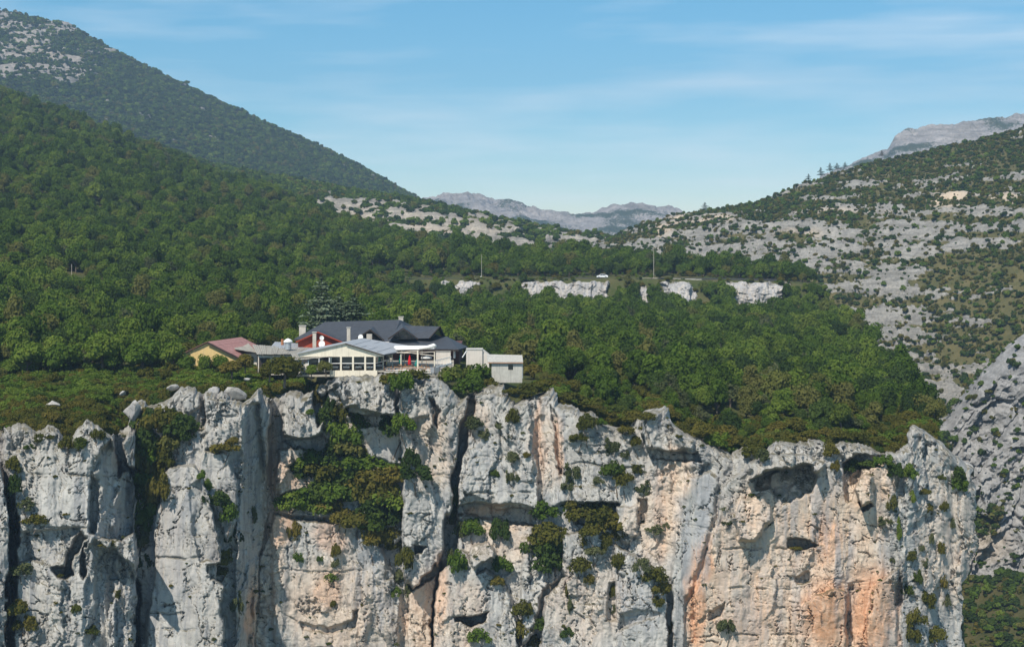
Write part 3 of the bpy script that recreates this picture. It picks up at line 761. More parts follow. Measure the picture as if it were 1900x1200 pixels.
tag(ridge, 'wooded ridge with pale rock ledges', kind='structure')

# --- rock band under the road
kb = np.linspace(770, 1470, 300)
LB = [(770, 1470, [770, 1470], [590, 590], [589.0, 589.0], None),
      (770, 1470, [770, 1470], [556, 556], [592.5, 592.5], None),
      (770, 1470, [770, 900, 1440, 1470], [522, 520, 522, 526], [595.5] * 4, None),
      (770, 1470, [770, 1470], [519, 523], [601.0, 601.0], None)]
PB = loft(LB, 520, [30, 45, 8])
bx_, by_ = to_px(PB)
kb_ = np.zeros_like(bx_) - 0.5
for poly in ([(818,532),(832,524),(850,532),(866,522),(885,530),(876,546),(850,540),(826,546)], [(978,524),(988,516),(1008,530),(1022,519),(1040,530),(1054,512),(1072,524),(1090,513),(1106,526),(1122,534),(1116,574),(1080,566),(1060,556),(1040,560),(985,548)],
             [(1190,540),(1204,552),(1208,578),(1196,570)], [(1234,524),(1250,534),(1262,520),(1276,530),(1292,540),(1286,572),(1268,560),(1252,574),(1240,556)], [(1350,532),(1372,520),(1390,530),(1410,518),(1426,530),(1444,534),(1440,560),(1418,556),(1396,568),(1372,560),(1356,574)]):
    kb_ = np.maximum(kb_, np.clip(poly_sdf(poly, bx_ + 16 * fbm(bx_ / 24, by_ / 24, 4, 440), by_ + 12 * fbm(bx_ / 18, by_ / 30, 3, 449)) / 12.0 + 0.45, -1, 1) * 0.9)
wxb, wzb = PB[..., 0], PB[..., 2]
lum = 1.5 * fbm(wxb * 0.16, wzb * 0.07, 4, 441) + 1.2 * facets(wxb * 0.17 + 0.2 * fbm(wxb * .5, wzb * .5, 3, 447), wzb * 0.11, 442, 1.0, 0.8)
lum = lum + 0.45 * facets(wxb * 0.4 + 0.3 * fbm(wxb, wzb, 2, 444), wzb * 0.36, 443, 1.0, 0.8) + 0.3 * fbm(wxb * 1.3, wzb * 1.3, 3, 446)
PB[..., 1] -= lum * 1.5 + np.where(kb_ < 0, 9.0 * kb_, 2.2 * kb_)
PB[..., 2] += 1.6 * (fbm(wxb * 0.22, wzb * 0 + 1.0, 4, 445) - 0.25) * sstep(-24, -18, wzb)
rock_band = link('rock_outcrop', grid_mesh('rock_outcrop', PB, M['cliff'], True, {'ochre': 0.15 * np.ones_like(bx_), 'rust': 0 * bx_, 'wash': 0.9 + 0 * bx_, 'soil': sstep(0.1, -0.3, kb_)}))
tag(rock_band, 'band of grey limestone under the road', kind='structure')

# --- right mountain side
KB = [1040, 1130, 1200, 1300, 1400, 1500, 1600, 1700, 1800, 1900, 2120]
LR = [
 (1460, 2120, KB, [1500] * 11, [560] * 11, None),
 (1400, 2120, KB, [1000, 1000, 1000, 1000, 1000, 1000, 1010, 1020, 1020, 1000, 980], [660, 660, 660, 660, 655, 640, 630, 620, 610, 600, 590], None),
 (1300, 2120, KB, [700, 720, 740, 760, 770, 780, 790, 800, 790, 760, 730], [760, 760, 750, 740, 730, 710, 690, 670, 650, 640, 620], None),
 (1200, 2120, KB, [560, 560, 565, 580, 590, 610, 630, 645, 640, 630, 610], [840, 840, 830, 810, 790, 770, 750, 730, 710, 690, 660], None),
 (1100, 2120, KB, [500, 495, 490, 488, 486, 486, 490, 495, 495, 490, 480], [930, 920, 910, 890, 860, 840, 820, 800, 780, 760, 730], None),
 (1060, 2120, KB, [470, 452, 434, 421, 415, 412, 408, 400, 390, 374, 350], [1000, 990, 975, 950, 925, 900, 890, 880, 870, 860, 840], None),
 (1060, 2120, KB, [468, 450, 432, 419, 413, 410, 406, 398, 388, 372, 348], [1008, 998, 983, 958, 933, 908, 898, 888, 878, 868, 848], None),
 (1050, 2120, KB, [475, 446, 418, 394, 379, 344, 307, 285, 264, 238, 190], [1100, 1090, 1080, 1070, 1060, 1070, 1090, 1090, 1090, 1090, 1080], None),
 (1050, 2120, KB, [500, 475, 450, 425, 410, 380, 345, 325, 305, 280, 235], [1250, 1230, 1220, 1210, 1200, 1210, 1230, 1230, 1230, 1230, 1220], None),
]
PR = smooth_v(loft(LR, 620, [40, 60, 90, 100, 80, 4, 120, 12]), 2)
rx_, ry_ = to_px(PR)
mR = -0.12 + 0.0 * rx_
mR += 0.34 * (blobs([(1500,450,420,75,1.0),(1650,600,220,170,1.0),(1720,700,120,160,1.0),(1850,430,160,60,0.8)], rx_, ry_))
mR -= 0.42 * blobs([(1840,530,160,90,1.0),(1880,600,110,90,1.0),(1770,600,60,80,0.5),(1400,390,260,25,0.9),(1700,300,320,40,0.8),(1900,280,160,60,0.7),(1550,545,120,40,0.6),(1800,700,40,60,0.8)], rx_, ry_)
mR += 0.5 * np.exp(-((ry_ - np.interp(rx_, [1200, 1300, 1500, 1700, 1800, 1900], [418, 408, 399, 386, 372, 358])) / 9.0) ** 2) * sstep(0.0, 0.3, fbm(rx_ / 60, ry_ / 200, 2, 470) + 0.15)
PR, vegR, rockR = rockify(PR, 21.0, 460, 0.08, 2.6, 5.0, 3.4, mR, 0.9, 10.0, 0.26)
warmR = blobs([(1770,378,70,16,1.0),(1240,415,70,14,0.8),(1230,432,30,16,0.9),(1480,440,60,12,0.6),(1550,398,160,8,0.5),(1870,375,60,12,0.8),(1330,412,60,8,0.7)], rx_, ry_)
hillside = link('hillside', grid_mesh('hillside', PR, M['slope_near'], True, {'veg': vegR, 'warm': warmR}))
tag(hillside, 'rocky scrub covered hillside across the gorge', kind='structure')

# --- gorge wall at the lower right
KG = [1660, 1720, 1760, 1790, 1820, 1850, 1900, 2000, 2120]
LG = [
 (1660, 2120, KG, [1420] * 9, [440, 440, 440, 440, 440, 438, 435, 430, 425], None),
 (1660, 2120, KG, [1240, 1230, 1220, 1200, 1190, 1180, 1170, 1160, 1150], [500, 500, 498, 496, 494, 492, 488, 480, 470], None),
 (1660, 2120, KG, [1120, 1110, 1095, 1080, 1075, 1070, 1060, 1050, 1040], [536, 536, 536, 536, 534, 530, 526, 520, 510], None),
 (1660, 2120, KG, [860, 840, 810, 770, 735, 705, 660, 600, 560], [556, 556, 556, 556, 554, 552, 548, 540, 530], None),
 (1660, 2120, KG, [840, 815, 780, 738, 695, 662, 618, 560, 520], [570, 570, 570, 570, 568, 566, 562, 556, 546], None),
 (1660, 2120, KG, [840, 820, 790, 745, 705, 670, 625, 570, 530], [620, 620, 620, 620, 618, 616, 612, 606, 596], None),
]
PG = smooth_v(loft(LG, 330, [30, 40, 200, 24, 10]), 1)
gx_, gy_ = to_px(PG)
mgx, mgz = PG[..., 0], PG[..., 2]
wgx = mgx + 2.0 * fbm(mgx * 0.1, mgz * 0.1, 3, 480); 
# the strata of this wall lean: slabs run down to the left
lean = wgx * 0.80 - mgz * 0.45
along = wgx * 0.45 + mgz * 0.80
f1, f2, cid = worley(lean * 0.11, along * 0.035, 481)
h1, h2, cidb = worley(lean * 0.4, along * 0.22, 482)
up_ = sstep(1100, 1040, gy_)
gr = (cid - 0.5) * 6.0 - 2.0 * (1 - sstep(0, 0.05, f2 - f1)) + 4.0 * facets(lean * 0.16, along * 0.07, 489, 1.2, 1.0) + 2.2 * facets(lean * 0.42, along * 0.22, 490, 1.0, 1.0) + 0.9 * facets(lean * 1.1, along * 0.7, 491, 1.0, 1.0) + 3.4 * fbm(lean * 0.12, along * 0.05, 5, 483, 0.55) + 2.0 * fbm(mgx * 0.15, mgz * 0.15, 5, 488, 0.55) + 0.5 * fbm(mgx * 0.7, mgz * 0.7, 3, 484)
PG[..., 1] -= gr * up_
vegG = (1 - up_) * 0.9
vegG = np.maximum(vegG, 0.9 * (sstep(0.08, 0.25, fbm(lean * 0.10, along * 0.03, 4, 486)) * sstep(1100, 900, gy_)))
gorge_wall = link('gorge_wall', grid_mesh('gorge_wall', PG, M['slope_wall'], True, {'veg': vegG, 'warm': blobs([(1830,1010,70,50,0.6)], gx_, gy_)}))
tag(gorge_wall, 'grey slabby rock wall of the gorge', kind='structure')

# --- big mountain on the left
KM = [-260, 0, 60, 120, 160, 200, 300, 420, 540, 600, 680, 745, 820]
LM = [
 (-260, 820, KM, [330, 330, 330, 335, 340, 345, 360, 390, 410, 420, 430, 440, 450], [1700] * 13, None),
 (-260, 820, KM, [160, 190, 200, 215, 222, 232, 262, 305, 338, 352, 372, 390, 420], [1900] * 13, None),
 (-260, 820, KM, [-110, 22, 34, 46, 66, 90, 140, 196, 250, 276, 316, 354, 392], [2400, 2400, 2400, 2400, 2390, 2380, 2360, 2330, 2290, 2260, 2230, 2200, 2170], None),
 (-260, 820, KM, [-60, 70, 80, 90, 110, 130, 180, 236, 290, 316, 356, 394, 430], [2700] * 13, None),
]
PM = smooth_v(loft(LM, 560, [40, 220, 16]), 2)
ux_, uy_ = to_px(PM)
mM = -0.70 + 0.80 * blobs([(20,90,150,90,1.0),(90,130,120,50,0.85),(170,105,70,35,0.6),(100,45,90,22,0.8),(-60,60,150,120,0.9)], ux_, uy_) + 0.55 * blobs([(410,258,40,8,1.0),(450,258,30,8,0.9),(265,220,25,8,0.8),(215,190,30,8,0.7),(535,246,14,6,1.0),(700,330,40,10,0.8),(650,310,30,8,0.7),(330,160,30,8,0.5)], ux_, uy_)
PM, vegM, rockM = rockify(PM, 45.0, 500, 0.0, 6.0, 14.0, 5.0, mM, 1.0)
mountain = link('mountain', grid_mesh('mountain', PM, M['slope_big'], True, {'veg': vegM, 'warm': 0.25 * rockM}))
tag(mountain, 'high wooded mountain shoulder with pale scree', kind='structure')

# --- far mountains
def far_range(name, label, kx, ky, D0, D1, ybot, nu, rows, size, seed, veg_bias, amp):
    n = len(kx)
    L = [(kx[0], kx[-1], kx, [ybot] * n, [D0] * n, None), (kx[0], kx[-1], kx, ky, [D1] * n, None), (kx[0], kx[-1], kx, [y + 25 for y in ky], [D1 * 1.1] * n, None)]
    P = loft(L, nu, [rows, 10])
    x, z = P[..., 0] / size, P[..., 2] / size
    y = P[..., 1] / size
    h = ridged(x * 1.0 + 0.3 * y, z * 0.9 + y * 0.25, 6, seed, 0.62) - 0.7
    k = np.linspace(0, 1, P.shape[0])[:, None]
    P[..., 1] -= h * amp * 2.2
    P[..., 2] += (h * amp * 0.9 + amp * 0.25 * fbm(x * 5, z * 5 + y, 3, seed + 3)) * sstep(0, 0.4, k)
    veg = 0.5 + 1.3 * (fbm(x * 1.6, z * 2.2 + y * 0.5, 5, seed + 9) + veg_bias + 0.35 * (0.62 - k))
    o = link(name, grid_mesh(name, P, M['slope_far'], True, {'veg': veg, 'warm': 0.12 * (1 - veg)}))
    tag(o, label, kind='structure')
    return P, veg
PE, vegE = far_range('far_mountain', 'bare grey mountain range at the end of the valley',
    [640, 700, 790, 805, 822, 835, 850, 870, 890, 915, 940, 960, 985, 1000, 1030, 1050, 1078, 1100, 1120, 1150, 1180, 1215, 1235, 1255, 1290, 1340, 1450],
    [420, 398, 364, 358, 353, 356, 365, 364, 362, 369, 370, 374, 384, 386, 393, 397, 399, 394, 388, 384, 381, 382, 385, 391, 398, 408, 420], 2900, 3600, 475, 620, 190, 170.0, 520, -0.02, 34.0)
PF, vegF = far_range('far_mountain', 'distant pale cliff topped mountain above the right hillside',
    [1520, 1560, 1600, 1625, 1645, 1658, 1672, 1700, 1730, 1760, 1800, 1840, 1865, 1890, 1930, 2000, 2150],
    [330, 312, 296, 290, 280, 258, 248, 240, 233, 227, 224, 223, 220, 213, 207, 198, 180], 2500, 3000, 380, 360, 130, 150.0, 540, -0.16, 26.0)

# --- valley floor sheet that carries everything on to the horizon
def mat_valley():
    t = NT('valley_floor'); p = t.pos()
    a = t.noise(p, 0.01, 6, 0.65)
    return t.finish(t.mix(t.rng(a, 0.35, 0.65), (0.035, 0.06, 0.02), (0.09, 0.085, 0.04)), 0.95, 0.1)
gv, gu = 60, 60
gxs = np.linspace(-9000, 9000, gu); gys = np.linspace(-400, 14000, gv)
GX, GY = np.meshgrid(gxs, gys)
GZ = -170 + 8 * fbm(GX / 900, GY / 900, 3, 560)
ground = link('ground', grid_mesh('ground', np.stack([GX, GY, GZ], -1), mat_valley(), True))
tag(ground, 'dark wooded ground of the valley floor', kind='structure')
# ------------------------------------------------------------------ vegetation: crowns of many leaf sprays
def leaf_quads(C, Nrm, size, rng, aspect=0.75):
    n = len(C)
    r = rng.normal(size=(n, 3))
    t = np.cross(Nrm, r); t /= np.linalg.norm(t, axis=1, keepdims=True) + 1e-9
    b = np.cross(Nrm, t)
    s = (size * (0.6 + 0.8 * rng.random(n)))[:, None]
    bend = Nrm * s * 0.22
    V = np.stack([C - t * s + bend * 0, C - b * s * aspect + bend, C + t * s, C + b * s * aspect + bend], 1).reshape(-1, 3)
    Fq = np.arange(n * 4).reshape(-1, 4)
    return V, Fq

def unit(n, rng):
    v = rng.normal(size=(n, 3)); return v / np.linalg.norm(v, axis=1, keepdims=True)

ICO = None
def ico():
    global ICO
    if ICO is None:
        import bmesh
        bm = bmesh.new(); bmesh.ops.create_icosphere(bm, subdivisions=2, radius=1.0)
        V = np.array([v.co[:] for v in bm.verts]); Ff = np.array([[v.index for v in f.verts] for f in bm.faces]); bm.free()
        ICO = (V, Ff)
    return ICO

def make_crown(name, mat, seed, n_leaf, leaf, rad=(1, 1, 0.8), lobes=9, zc=0.0, core=0.62, spread=0.62, up=0.25, lr0=0.30, lr1=0.26):
    """crown in units of its own radius: lobes of leaf sprays round a darker inside"""
    rng = np.random.default_rng(seed)
    rad = np.array(rad)
    lc = unit(lobes, rng) * (0.35 + 0.65 * rng.random((lobes, 1)) ** 0.6) * spread * rad
    lc[:, 2] = np.abs(lc[:, 2]) * 0.9 - 0.18 * rad[2] * rng.random(lobes)
    lr = lr0 + lr1 * rng.random(lobes)
    k = rng.choice(lobes, n_leaf, p=lr ** 2 / (lr ** 2).sum())
    d = unit(n_leaf, rng)
    d[:, 2] = np.where(d[:, 2] < -0.35, -d[:, 2], d[:, 2])
    rr = lr[k] * (0.62 + 0.5 * rng.random(n_leaf) ** 0.7)
    C = lc[k] + d * rr[:, None] * np.array([1, 1, 0.85])
    C[:, 2] += zc
    Nn = d + 0.55 * rng.normal(size=(n_leaf, 3)) + np.array([0, 0, up])
    Nn /= np.linalg.norm(Nn, axis=1, keepdims=True)
    V, Fq = leaf_quads(C, Nn, leaf, rng)
    Vs, Fs = [V], [np.concatenate([Fq[:, [0, 1, 2]], Fq[:, [0, 2, 3]]])]
    off = len(V)
    iv, jf = ico()
    for q in range(lobes):
        w = iv * (lr[q] * core * (0.85 + 0.3 * rng.random((len(iv), 1)))) * np.array([1, 1, 0.85]) + lc[q] + np.array([0, 0, zc])
        Vs.append(w); Fs.append(jf + off); off += len(w)
    return raw_mesh(name, np.concatenate(Vs), np.concatenate(Fs), mat)

def tube(path, rad, seg=6):
    """tapered tube along a polyline"""
    path = [Vector(p) for p in path]; V = []; Ff = []
    for i, p in enumerate(path):
        d = (path[min(i + 1, len(path) - 1)] - path[max(i - 1, 0)]).normalized()
        a = d.orthogonal().normalized(); b = d.cross(a)
        for s in range(seg):
            an = 2 * math.pi * s / seg
            V.append(tuple(p + (a * math.cos(an) + b * math.sin(an)) * rad[i]))
    for i in range(len(path) - 1):
        for s in range(seg):
            t = (s + 1) % seg
            Ff.append((i * seg + s, i * seg + t, (i + 1) * seg + t, (i + 1) * seg + s))
    return V, Ff

def make_trunk(name, seed, h=1.0, r=0.09):
    rng = random.Random(seed); V = []; Ff = []
    def add(path, rad):
        v, f = tube(path, rad); o = len(V); V.extend(v); Ff.extend([tuple(i + o for i in q) for q in f])
    lean = (rng.uniform(-.1, .1), rng.uniform(-.1, .1))
    top = (lean[0], lean[1], h)
    add([(0, 0, -0.35), (lean[0] * .3, lean[1] * .3, h * .4), top], [r * 1.3, r, r * .6])
    for k in range(5):
        a = k * 1.256 + rng.uniform(-.4, .4); z = h * rng.uniform(.45, .95); l = rng.uniform(.3, .55)
        add([(lean[0] * .8, lean[1] * .8, z * .9), (math.cos(a) * l * .5, math.sin(a) * l * .5, z + .18), (math.cos(a) * l, math.sin(a) * l, z + .32)], [r * .5, r * .35, r * .15])
    return raw_mesh(name, V, Ff, M['bark'], True)

def merge_meshes(name, parts):
    """parts of several meshes joined into one prototype (materials kept)"""
    V = []; Ff = []; mi = []; mats = []
    for me in parts:
        n = len(me.vertices); co = np.empty(n * 3, np.float32); me.vertices.foreach_get('co', co)
        o = sum(len(v) for v in V); V.append(co.reshape(-1, 3))
        m = me.materials[0]
        if m not in mats: mats.append(m)
        for p in me.polygons: Ff.append([i + o for i in p.vertices]); mi.append(mats.index(m))
    out = bpy.data.meshes.new(name)
    out.from_pydata(np.concatenate(V).tolist(), [], Ff)
    for m in mats: out.materials.append(m)
    out.polygons.foreach_set('material_index', mi)
    return out

# prototypes; radius 1, crown centre near z = 1.05 above the foot
TREES, TRUNKS = [], []
for i in range(5):
    TREES.append(make_crown('oak_crown', M['leaf'], 100 + i, 1500, 0.072, (1, 1, 0.92 + 0.08 * (i % 3)), 14, 0.62 + 0.06 * i, 0.66))
for i in range(2):
    TREES.append(make_crown('holm_oak_crown', M['leaf_dark'], 120 + i, 1500, 0.070, (1, 1, 0.95), 13, 0.66, 0.66))
for i in range(2):
    TREES.append(make_crown('box_crown', M['leaf_olive'], 130 + i, 1400, 0.072, (1, 1, 0.8), 12, 0.42, 0.66))
for i in range(2):
    TREES.append(make_crown('ash_crown', M['leaf'], 136 + i, 1500, 0.078, (0.85, 0.95, 1.35), 12, 0.75, 0.6, 0.8, 0.2, 0.2, 0.26))
TREES.append(make_crown('dry_crown', M['leaf_pale'], 139, 900, 0.065, (1, 1, 1.0), 15, 0.65, 0.45, 0.75, 0.2, 0.15, 0.22))
for i in range(3): TRUNKS.append(make_trunk('trunk', 140 + i, 0.75, 0.06))
SHRUBS = []
for i in range(3): SHRUBS.append(make_crown('box_shrub', M['leaf_olive'], 150 + i, 800, 0.085, (1, 1, 0.75), 17, 0.35, 0.5, 0.82, 0.25, 0.16, 0.22))
for i in range(3): SHRUBS.append(make_crown('green_shrub', M['leaf'], 160 + i, 800, 0.085, (1, 1, 0.8), 17, 0.35, 0.5, 0.82, 0.25, 0.16, 0.22))
for i in range(2): SHRUBS.append(make_crown('juniper_shrub', M['leaf_pale'], 170 + i, 700, 0.08, (1, 1, 0.9), 17, 0.4, 0.5, 0.82, 0.25, 0.16, 0.22))
for i in range(2): SHRUBS.append(make_crown('holm_shrub', M['leaf_dark'], 175 + i, 800, 0.085, (1, 1, 0.85), 17, 0.35, 0.5, 0.82, 0.25, 0.16, 0.22))
SCRUB = [make_crown('scrub_tuft', M['leaf_scrub'], 180 + i, 420, 0.11, (1, 1, 0.5), 7, 0.12, 0.55, 0.7, 0.6) for i in range(3)]
FAR = [make_crown('far_crown', M['leaf'], 190 + i, 110, 0.24, (1, 1, 0.85), 6, 0.5, 0.75) for i in range(3)]
FAR += [make_crown('far_crown_dark', M['leaf_dark'], 195 + i, 110, 0.24, (1, 1, 0.85), 6, 0.5, 0.75) for i in range(2)]
FAR += [make_crown('far_crown_olive', M['leaf_olive'], 198, 110, 0.24, (1, 1, 0.7), 6, 0.4, 0.75)]

def proto(me):
    return bpy.data.objects.new(me.name, me)      # not linked: only a shape for the scatter to copy

def scatter(name, label, protos, P, var, scl, rotz):
    """one mass of vegetation nobody could count: points carrying one of several crowns"""
    me = bpy.data.meshes.new(name)
    n = len(P)
    me.vertices.add(n); me.vertices.foreach_set('co', np.asarray(P, np.float32).ravel())
    a = me.attributes.new('variant', 'INT', 'POINT'); a.data.foreach_set('value', np.asarray(var, np.int32))
    a = me.attributes.new('size', 'FLOAT_VECTOR', 'POINT'); a.data.foreach_set('vector', np.asarray(scl, np.float32).ravel())
    a = me.attributes.new('turn', 'FLOAT_VECTOR', 'POINT')
    rz = np.zeros((n, 3), np.float32); rz[:, 2] = rotz; a.data.foreach_set('vector', rz.ravel())
    me.update()
    o = link(name, me)
    ng = bpy.data.node_groups.new(name, 'GeometryNodeTree')
    ng.interface.new_socket('Geometry', in_out='INPUT', socket_type='NodeSocketGeometry')
    ng.interface.new_socket('Geometry', in_out='OUTPUT', socket_type='NodeSocketGeometry')
    gi = ng.nodes.new('NodeGroupInput'); go = ng.nodes.new('NodeGroupOutput')
    jn = ng.nodes.new('GeometryNodeJoinGeometry')
    def named(nm, ty):
        q = ng.nodes.new('GeometryNodeInputNamedAttribute'); q.data_type = ty; q.inputs['Name'].default_value = nm
        return q.outputs['Attribute']
    va = named('variant', 'INT'); sz = named('size', 'FLOAT_VECTOR'); tn = named('turn', 'FLOAT_VECTOR')
    for i, me_ in enumerate(protos):
        oi = ng.nodes.new('GeometryNodeObjectInfo'); oi.inputs['Object'].default_value = proto(me_)
        oi.inputs['As Instance'].default_value = True
        cmp_ = ng.nodes.new('FunctionNodeCompare'); cmp_.data_type = 'INT'; cmp_.operation = 'EQUAL'
        ng.links.new(va, cmp_.inputs[2]); cmp_.inputs[3].default_value = i
        ip = ng.nodes.new('GeometryNodeInstanceOnPoints')
        ng.links.new(gi.outputs[0], ip.inputs['Points'])
        ng.links.new(cmp_.outputs[0], ip.inputs['Selection'])
        ng.links.new(oi.outputs['Geometry'], ip.inputs['Instance'])
        ng.links.new(tn, ip.inputs['Rotation']); ng.links.new(sz, ip.inputs['Scale'])
        ng.links.new(ip.outputs['Instances'], jn.inputs[0])
    ng.links.new(jn.outputs[0], go.inputs[0])
    md = o.modifiers.new('scatter', 'NODES'); md.node_group = ng
    return tag(o, label, kind='stuff')

def sizes(rng, n, r0, r1, flat=0.15):
    s = r0 + (r1 - r0) * rng.random(n) ** 1.5
    return np.stack([s * (1 + flat * rng.normal(size=n) * 0.5), s * (1 + flat * rng.normal(size=n) * 0.5), s * (1 + flat * rng.normal(size=n))], 1)

rng = np.random.default_rng(77)
# ---- the forest of the plateau and left slope
Q, qi, qj = sample_grid(PA, 46000, rng)
qpx, qpy = to_px(Q)
keep = np.ones(len(Q), bool)
D_ = Q[:, 1]
front = np.interp(qpx, [-170, 0, 300, 420, 560, 640, 880, 975, 1000, 1100, 1250, 1300, 1500, 1740],
                       [296, 296, 305, 330, 338, 345, 340, 318, 300, 292, 288, 284, 283, 292])
keep &= D_ > front
keep &= ~((np.abs(D_ - 605.5) < 5.0) & (qpx > 560))                                     # the road
# clear foot of the biggest outcrops, so that the rock shows over the crowns
for (a, b) in ((822, 872), (980, 1116), (1192, 1204), (1228, 1290), (1350, 1440)):
    keep &= ~((qpx > a) & (qpx < b) & (D_ > 570 + 14 * perlin(qpx / 23, qpx * 0 + .5, 3)) & (D_ < 601))
keep &= ~((qpx > 1094) & (qpx < 1140) & (D_ > 580) & (D_ < 604))
keep &= ~((qpx > 108) & (qpx < 165) & (D_ > 436) & (D_ < 474))
keep &= (qpx > -190) & (qpx < 1760)
Q, qpx, qpy, D_ = Q[keep], qpx[keep], qpy[keep], D_[keep]
cell = np.where(D_ < 620, 3.5, 4.4)
near_i = np.where(D_ < 620)[0]; far_i = np.where(D_ >= 620)[0]
sel = np.concatenate([near_i[thin(Q[near_i], 2.95)], far_i[thin(Q[far_i], 4.2)]])
Q, qpx, qpy, D_ = Q[sel], qpx[sel], qpy[sel], D_[sel]
n = len(Q)
rad = 1.3 + 2.7 * rng.random(n) ** 2.2
rad *= np.where(D_ < 620, 1.0, 1.12)
front = np.interp(qpx, [-170, 0, 300, 420, 560, 640, 880, 975, 1000, 1100, 1250, 1300, 1500, 1740],
                       [296, 296, 305, 330, 338, 345, 340, 318, 300, 292, 288, 284, 283, 292])
rimward = np.clip((front + 26 - D_) / 26, 0, 1) * (qpx > 960)
u_ = rng.random(n)
var = np.where(u_ < 0.60, rng.integers(0, 5, n), np.where(u_ < 0.78, rng.integers(9, 11, n), np.where(u_ < 0.95, rng.integers(5, 7, n), 11)))
olive_p = 0.05 + 0.5 * rimward + 0.20 * ((D_ > 590) & (D_ < 625) & (qpx > 700)) + 0.25 * np.clip(fbm(Q[:, 0] / 40, Q[:, 1] / 40, 3, 601) * 2 - 0.2, 0, 1)
var = np.where(rng.random(n) < olive_p, rng.integers(7, 9, n), var)
rad = np.where(rimward > 0.3, rad * 0.74, rad)
rad = np.where((D_ > 596) & (D_ < 615) & (qpx > 560), rad * 0.5, rad)
olv = (var == 7) | (var == 8)
tall = np.where(olv, 0.95, 0.95 + 0.6 * rng.random(n))
S = np.stack([rad, rad, rad * tall], 1)
rz = rng.random(n) * 6.283
# the 300 that show largest stand as trees of their own
inview = (qpx > -15) & (qpx < 1760) & (qpy < 1000)
score = np.where(inview, rad / D_, 0)
# hidden behind the restaurant or behind the front rank: keep to those whose top can be seen
order = np.argsort(-score)
FOREST = dict(Q=Q, px=qpx, py=qpy, D=D_, var=var, S=S, rz=rz)
own = order[:300]
rest = np.setdiff1d(np.arange(n), own)

def zone(px, D):
    if px < 330: return 0
    if px < 640: return 1
    if px < 975: return 2
    if px < 1330: return 3
    return 4
ZL = [('broadleaf tree at the near edge of the wood beyond the scrubby plateau', 'trees at the wood edge beyond the plateau'),
      ('broadleaf tree on the slope right behind the yellow house and grey sheds', 'trees behind the yellow house'),
      ('broadleaf tree in the wood close behind the slate roofed hotel', 'trees behind the hotel'),
      ('broadleaf tree in the wood between the concrete hut and the pale rim block', 'trees beyond the concrete hut'),
      ('broadleaf tree in the wood above the cave in the ochre cliff', 'trees above the ochre cliff')]
OL = [('low olive brown tree at the near edge of the wood beyond the scrubby plateau', 'olive trees beyond the plateau'),
      ('low olive brown tree on the slope behind the yellow house and grey sheds', 'olive trees behind the yellow house'),
      ('low olive brown tree close behind the slate roofed hotel', 'olive trees behind the hotel'),
      ('low olive brown tree along the rim between concrete hut and pale rim block', 'olive trees along the rim beyond the hut'),
      ('low olive brown tree along the rim above the cave in the ochre cliff', 'olive trees above the ochre cliff')]
for i in own:
    z = zone(qpx[i], D_[i])
    lab, grp = (OL if olv[i] else ZL)[z]
    if not olv[i]:
        look = 'dark leaved' if var[i] in (5, 6) else 'tall ragged' if var[i] in (9, 10) else 'thin grey' if var[i] == 11 else 'round crowned'
        look = ('large ' if rad[i] > 3.3 else 'small ' if rad[i] < 2.5 else '') + look
        lab = look + ' ' + lab.replace('broadleaf ', ''); grp = look + ' ' + grp
    elif rad[i] > 2.6: lab = lab.replace('low ', 'large '); grp = 'large ' + grp
    e = empty('box_tree' if olv[i] else 'broadleaf_tree', Q[i])
    e.rotation_euler = (0, 0, rz[i]); e.scale = S[i]
    tag(e, lab, 'tree', grp)
    link('trunk', TRUNKS[i % 3], e)
    link('crown', TREES[var[i]], e)
TREES_T = [merge_meshes('tree_shape', [TREES[i], TRUNKS[i % 3]]) for i in range(len(TREES))]
scatter('forest', 'dense green oak forest on the plateau and the slopes behind', TREES_T, Q[rest], var[rest], S[rest], rz[rest])

# ---- scrub on the flat in front of the wood
Q, qi, qj = sample_grid(PA[:60], 30000, rng)
qpx, qpy = to_px(Q); D_ = Q[:, 1]
fr = np.interp(qpx, [-170, 300, 420, 560, 640, 980, 1000, 1740], [300, 308, 312, 300, 280, 288, 300, 300])
k = (D_ < fr) & ~((qpx > 610) & (qpx < 975) & (D_ > 268)) & (qpx > -180)
Q, qpx, qpy, D_ = Q[k], qpx[k], qpy[k], D_[k]
sel = thin(Q, 0.8); Q, qpx, D_ = Q[sel], qpx[sel], D_[sel]
n = len(Q)
ol = fbm(Q[:, 0] / 14, Q[:, 1] / 14, 3, 611)
rimd = D_ - rim_D(qpx)
SCR = SCRUB + SHRUBS[:2] + SHRUBS[3:4]
isol = rng.random(n) < np.clip(0.03 + 0.7 * np.clip(ol, 0, 1) + 0.85 * np.clip(1.2 - rimd / np.where(qpx < 240, 24, 11), 0, 1), 0, 1)
var = np.where(isol, 3 + rng.integers(0, 2, n), rng.integers(0, 3, n))
var = np.where(rng.random(n) < 0.05, 5, var)
S = sizes(rng, n, 0.7, 1.9)
S[var >= 3] *= 0.95
S[:, 2] *= np.where(var < 3, 0.8, 1.0)
scatter('scrub', 'low green and olive scrub covering the flat above the cliff', SCR, Q - np.array([0, 0, 0.1]), var, S, rng.random(n) * 6.283)

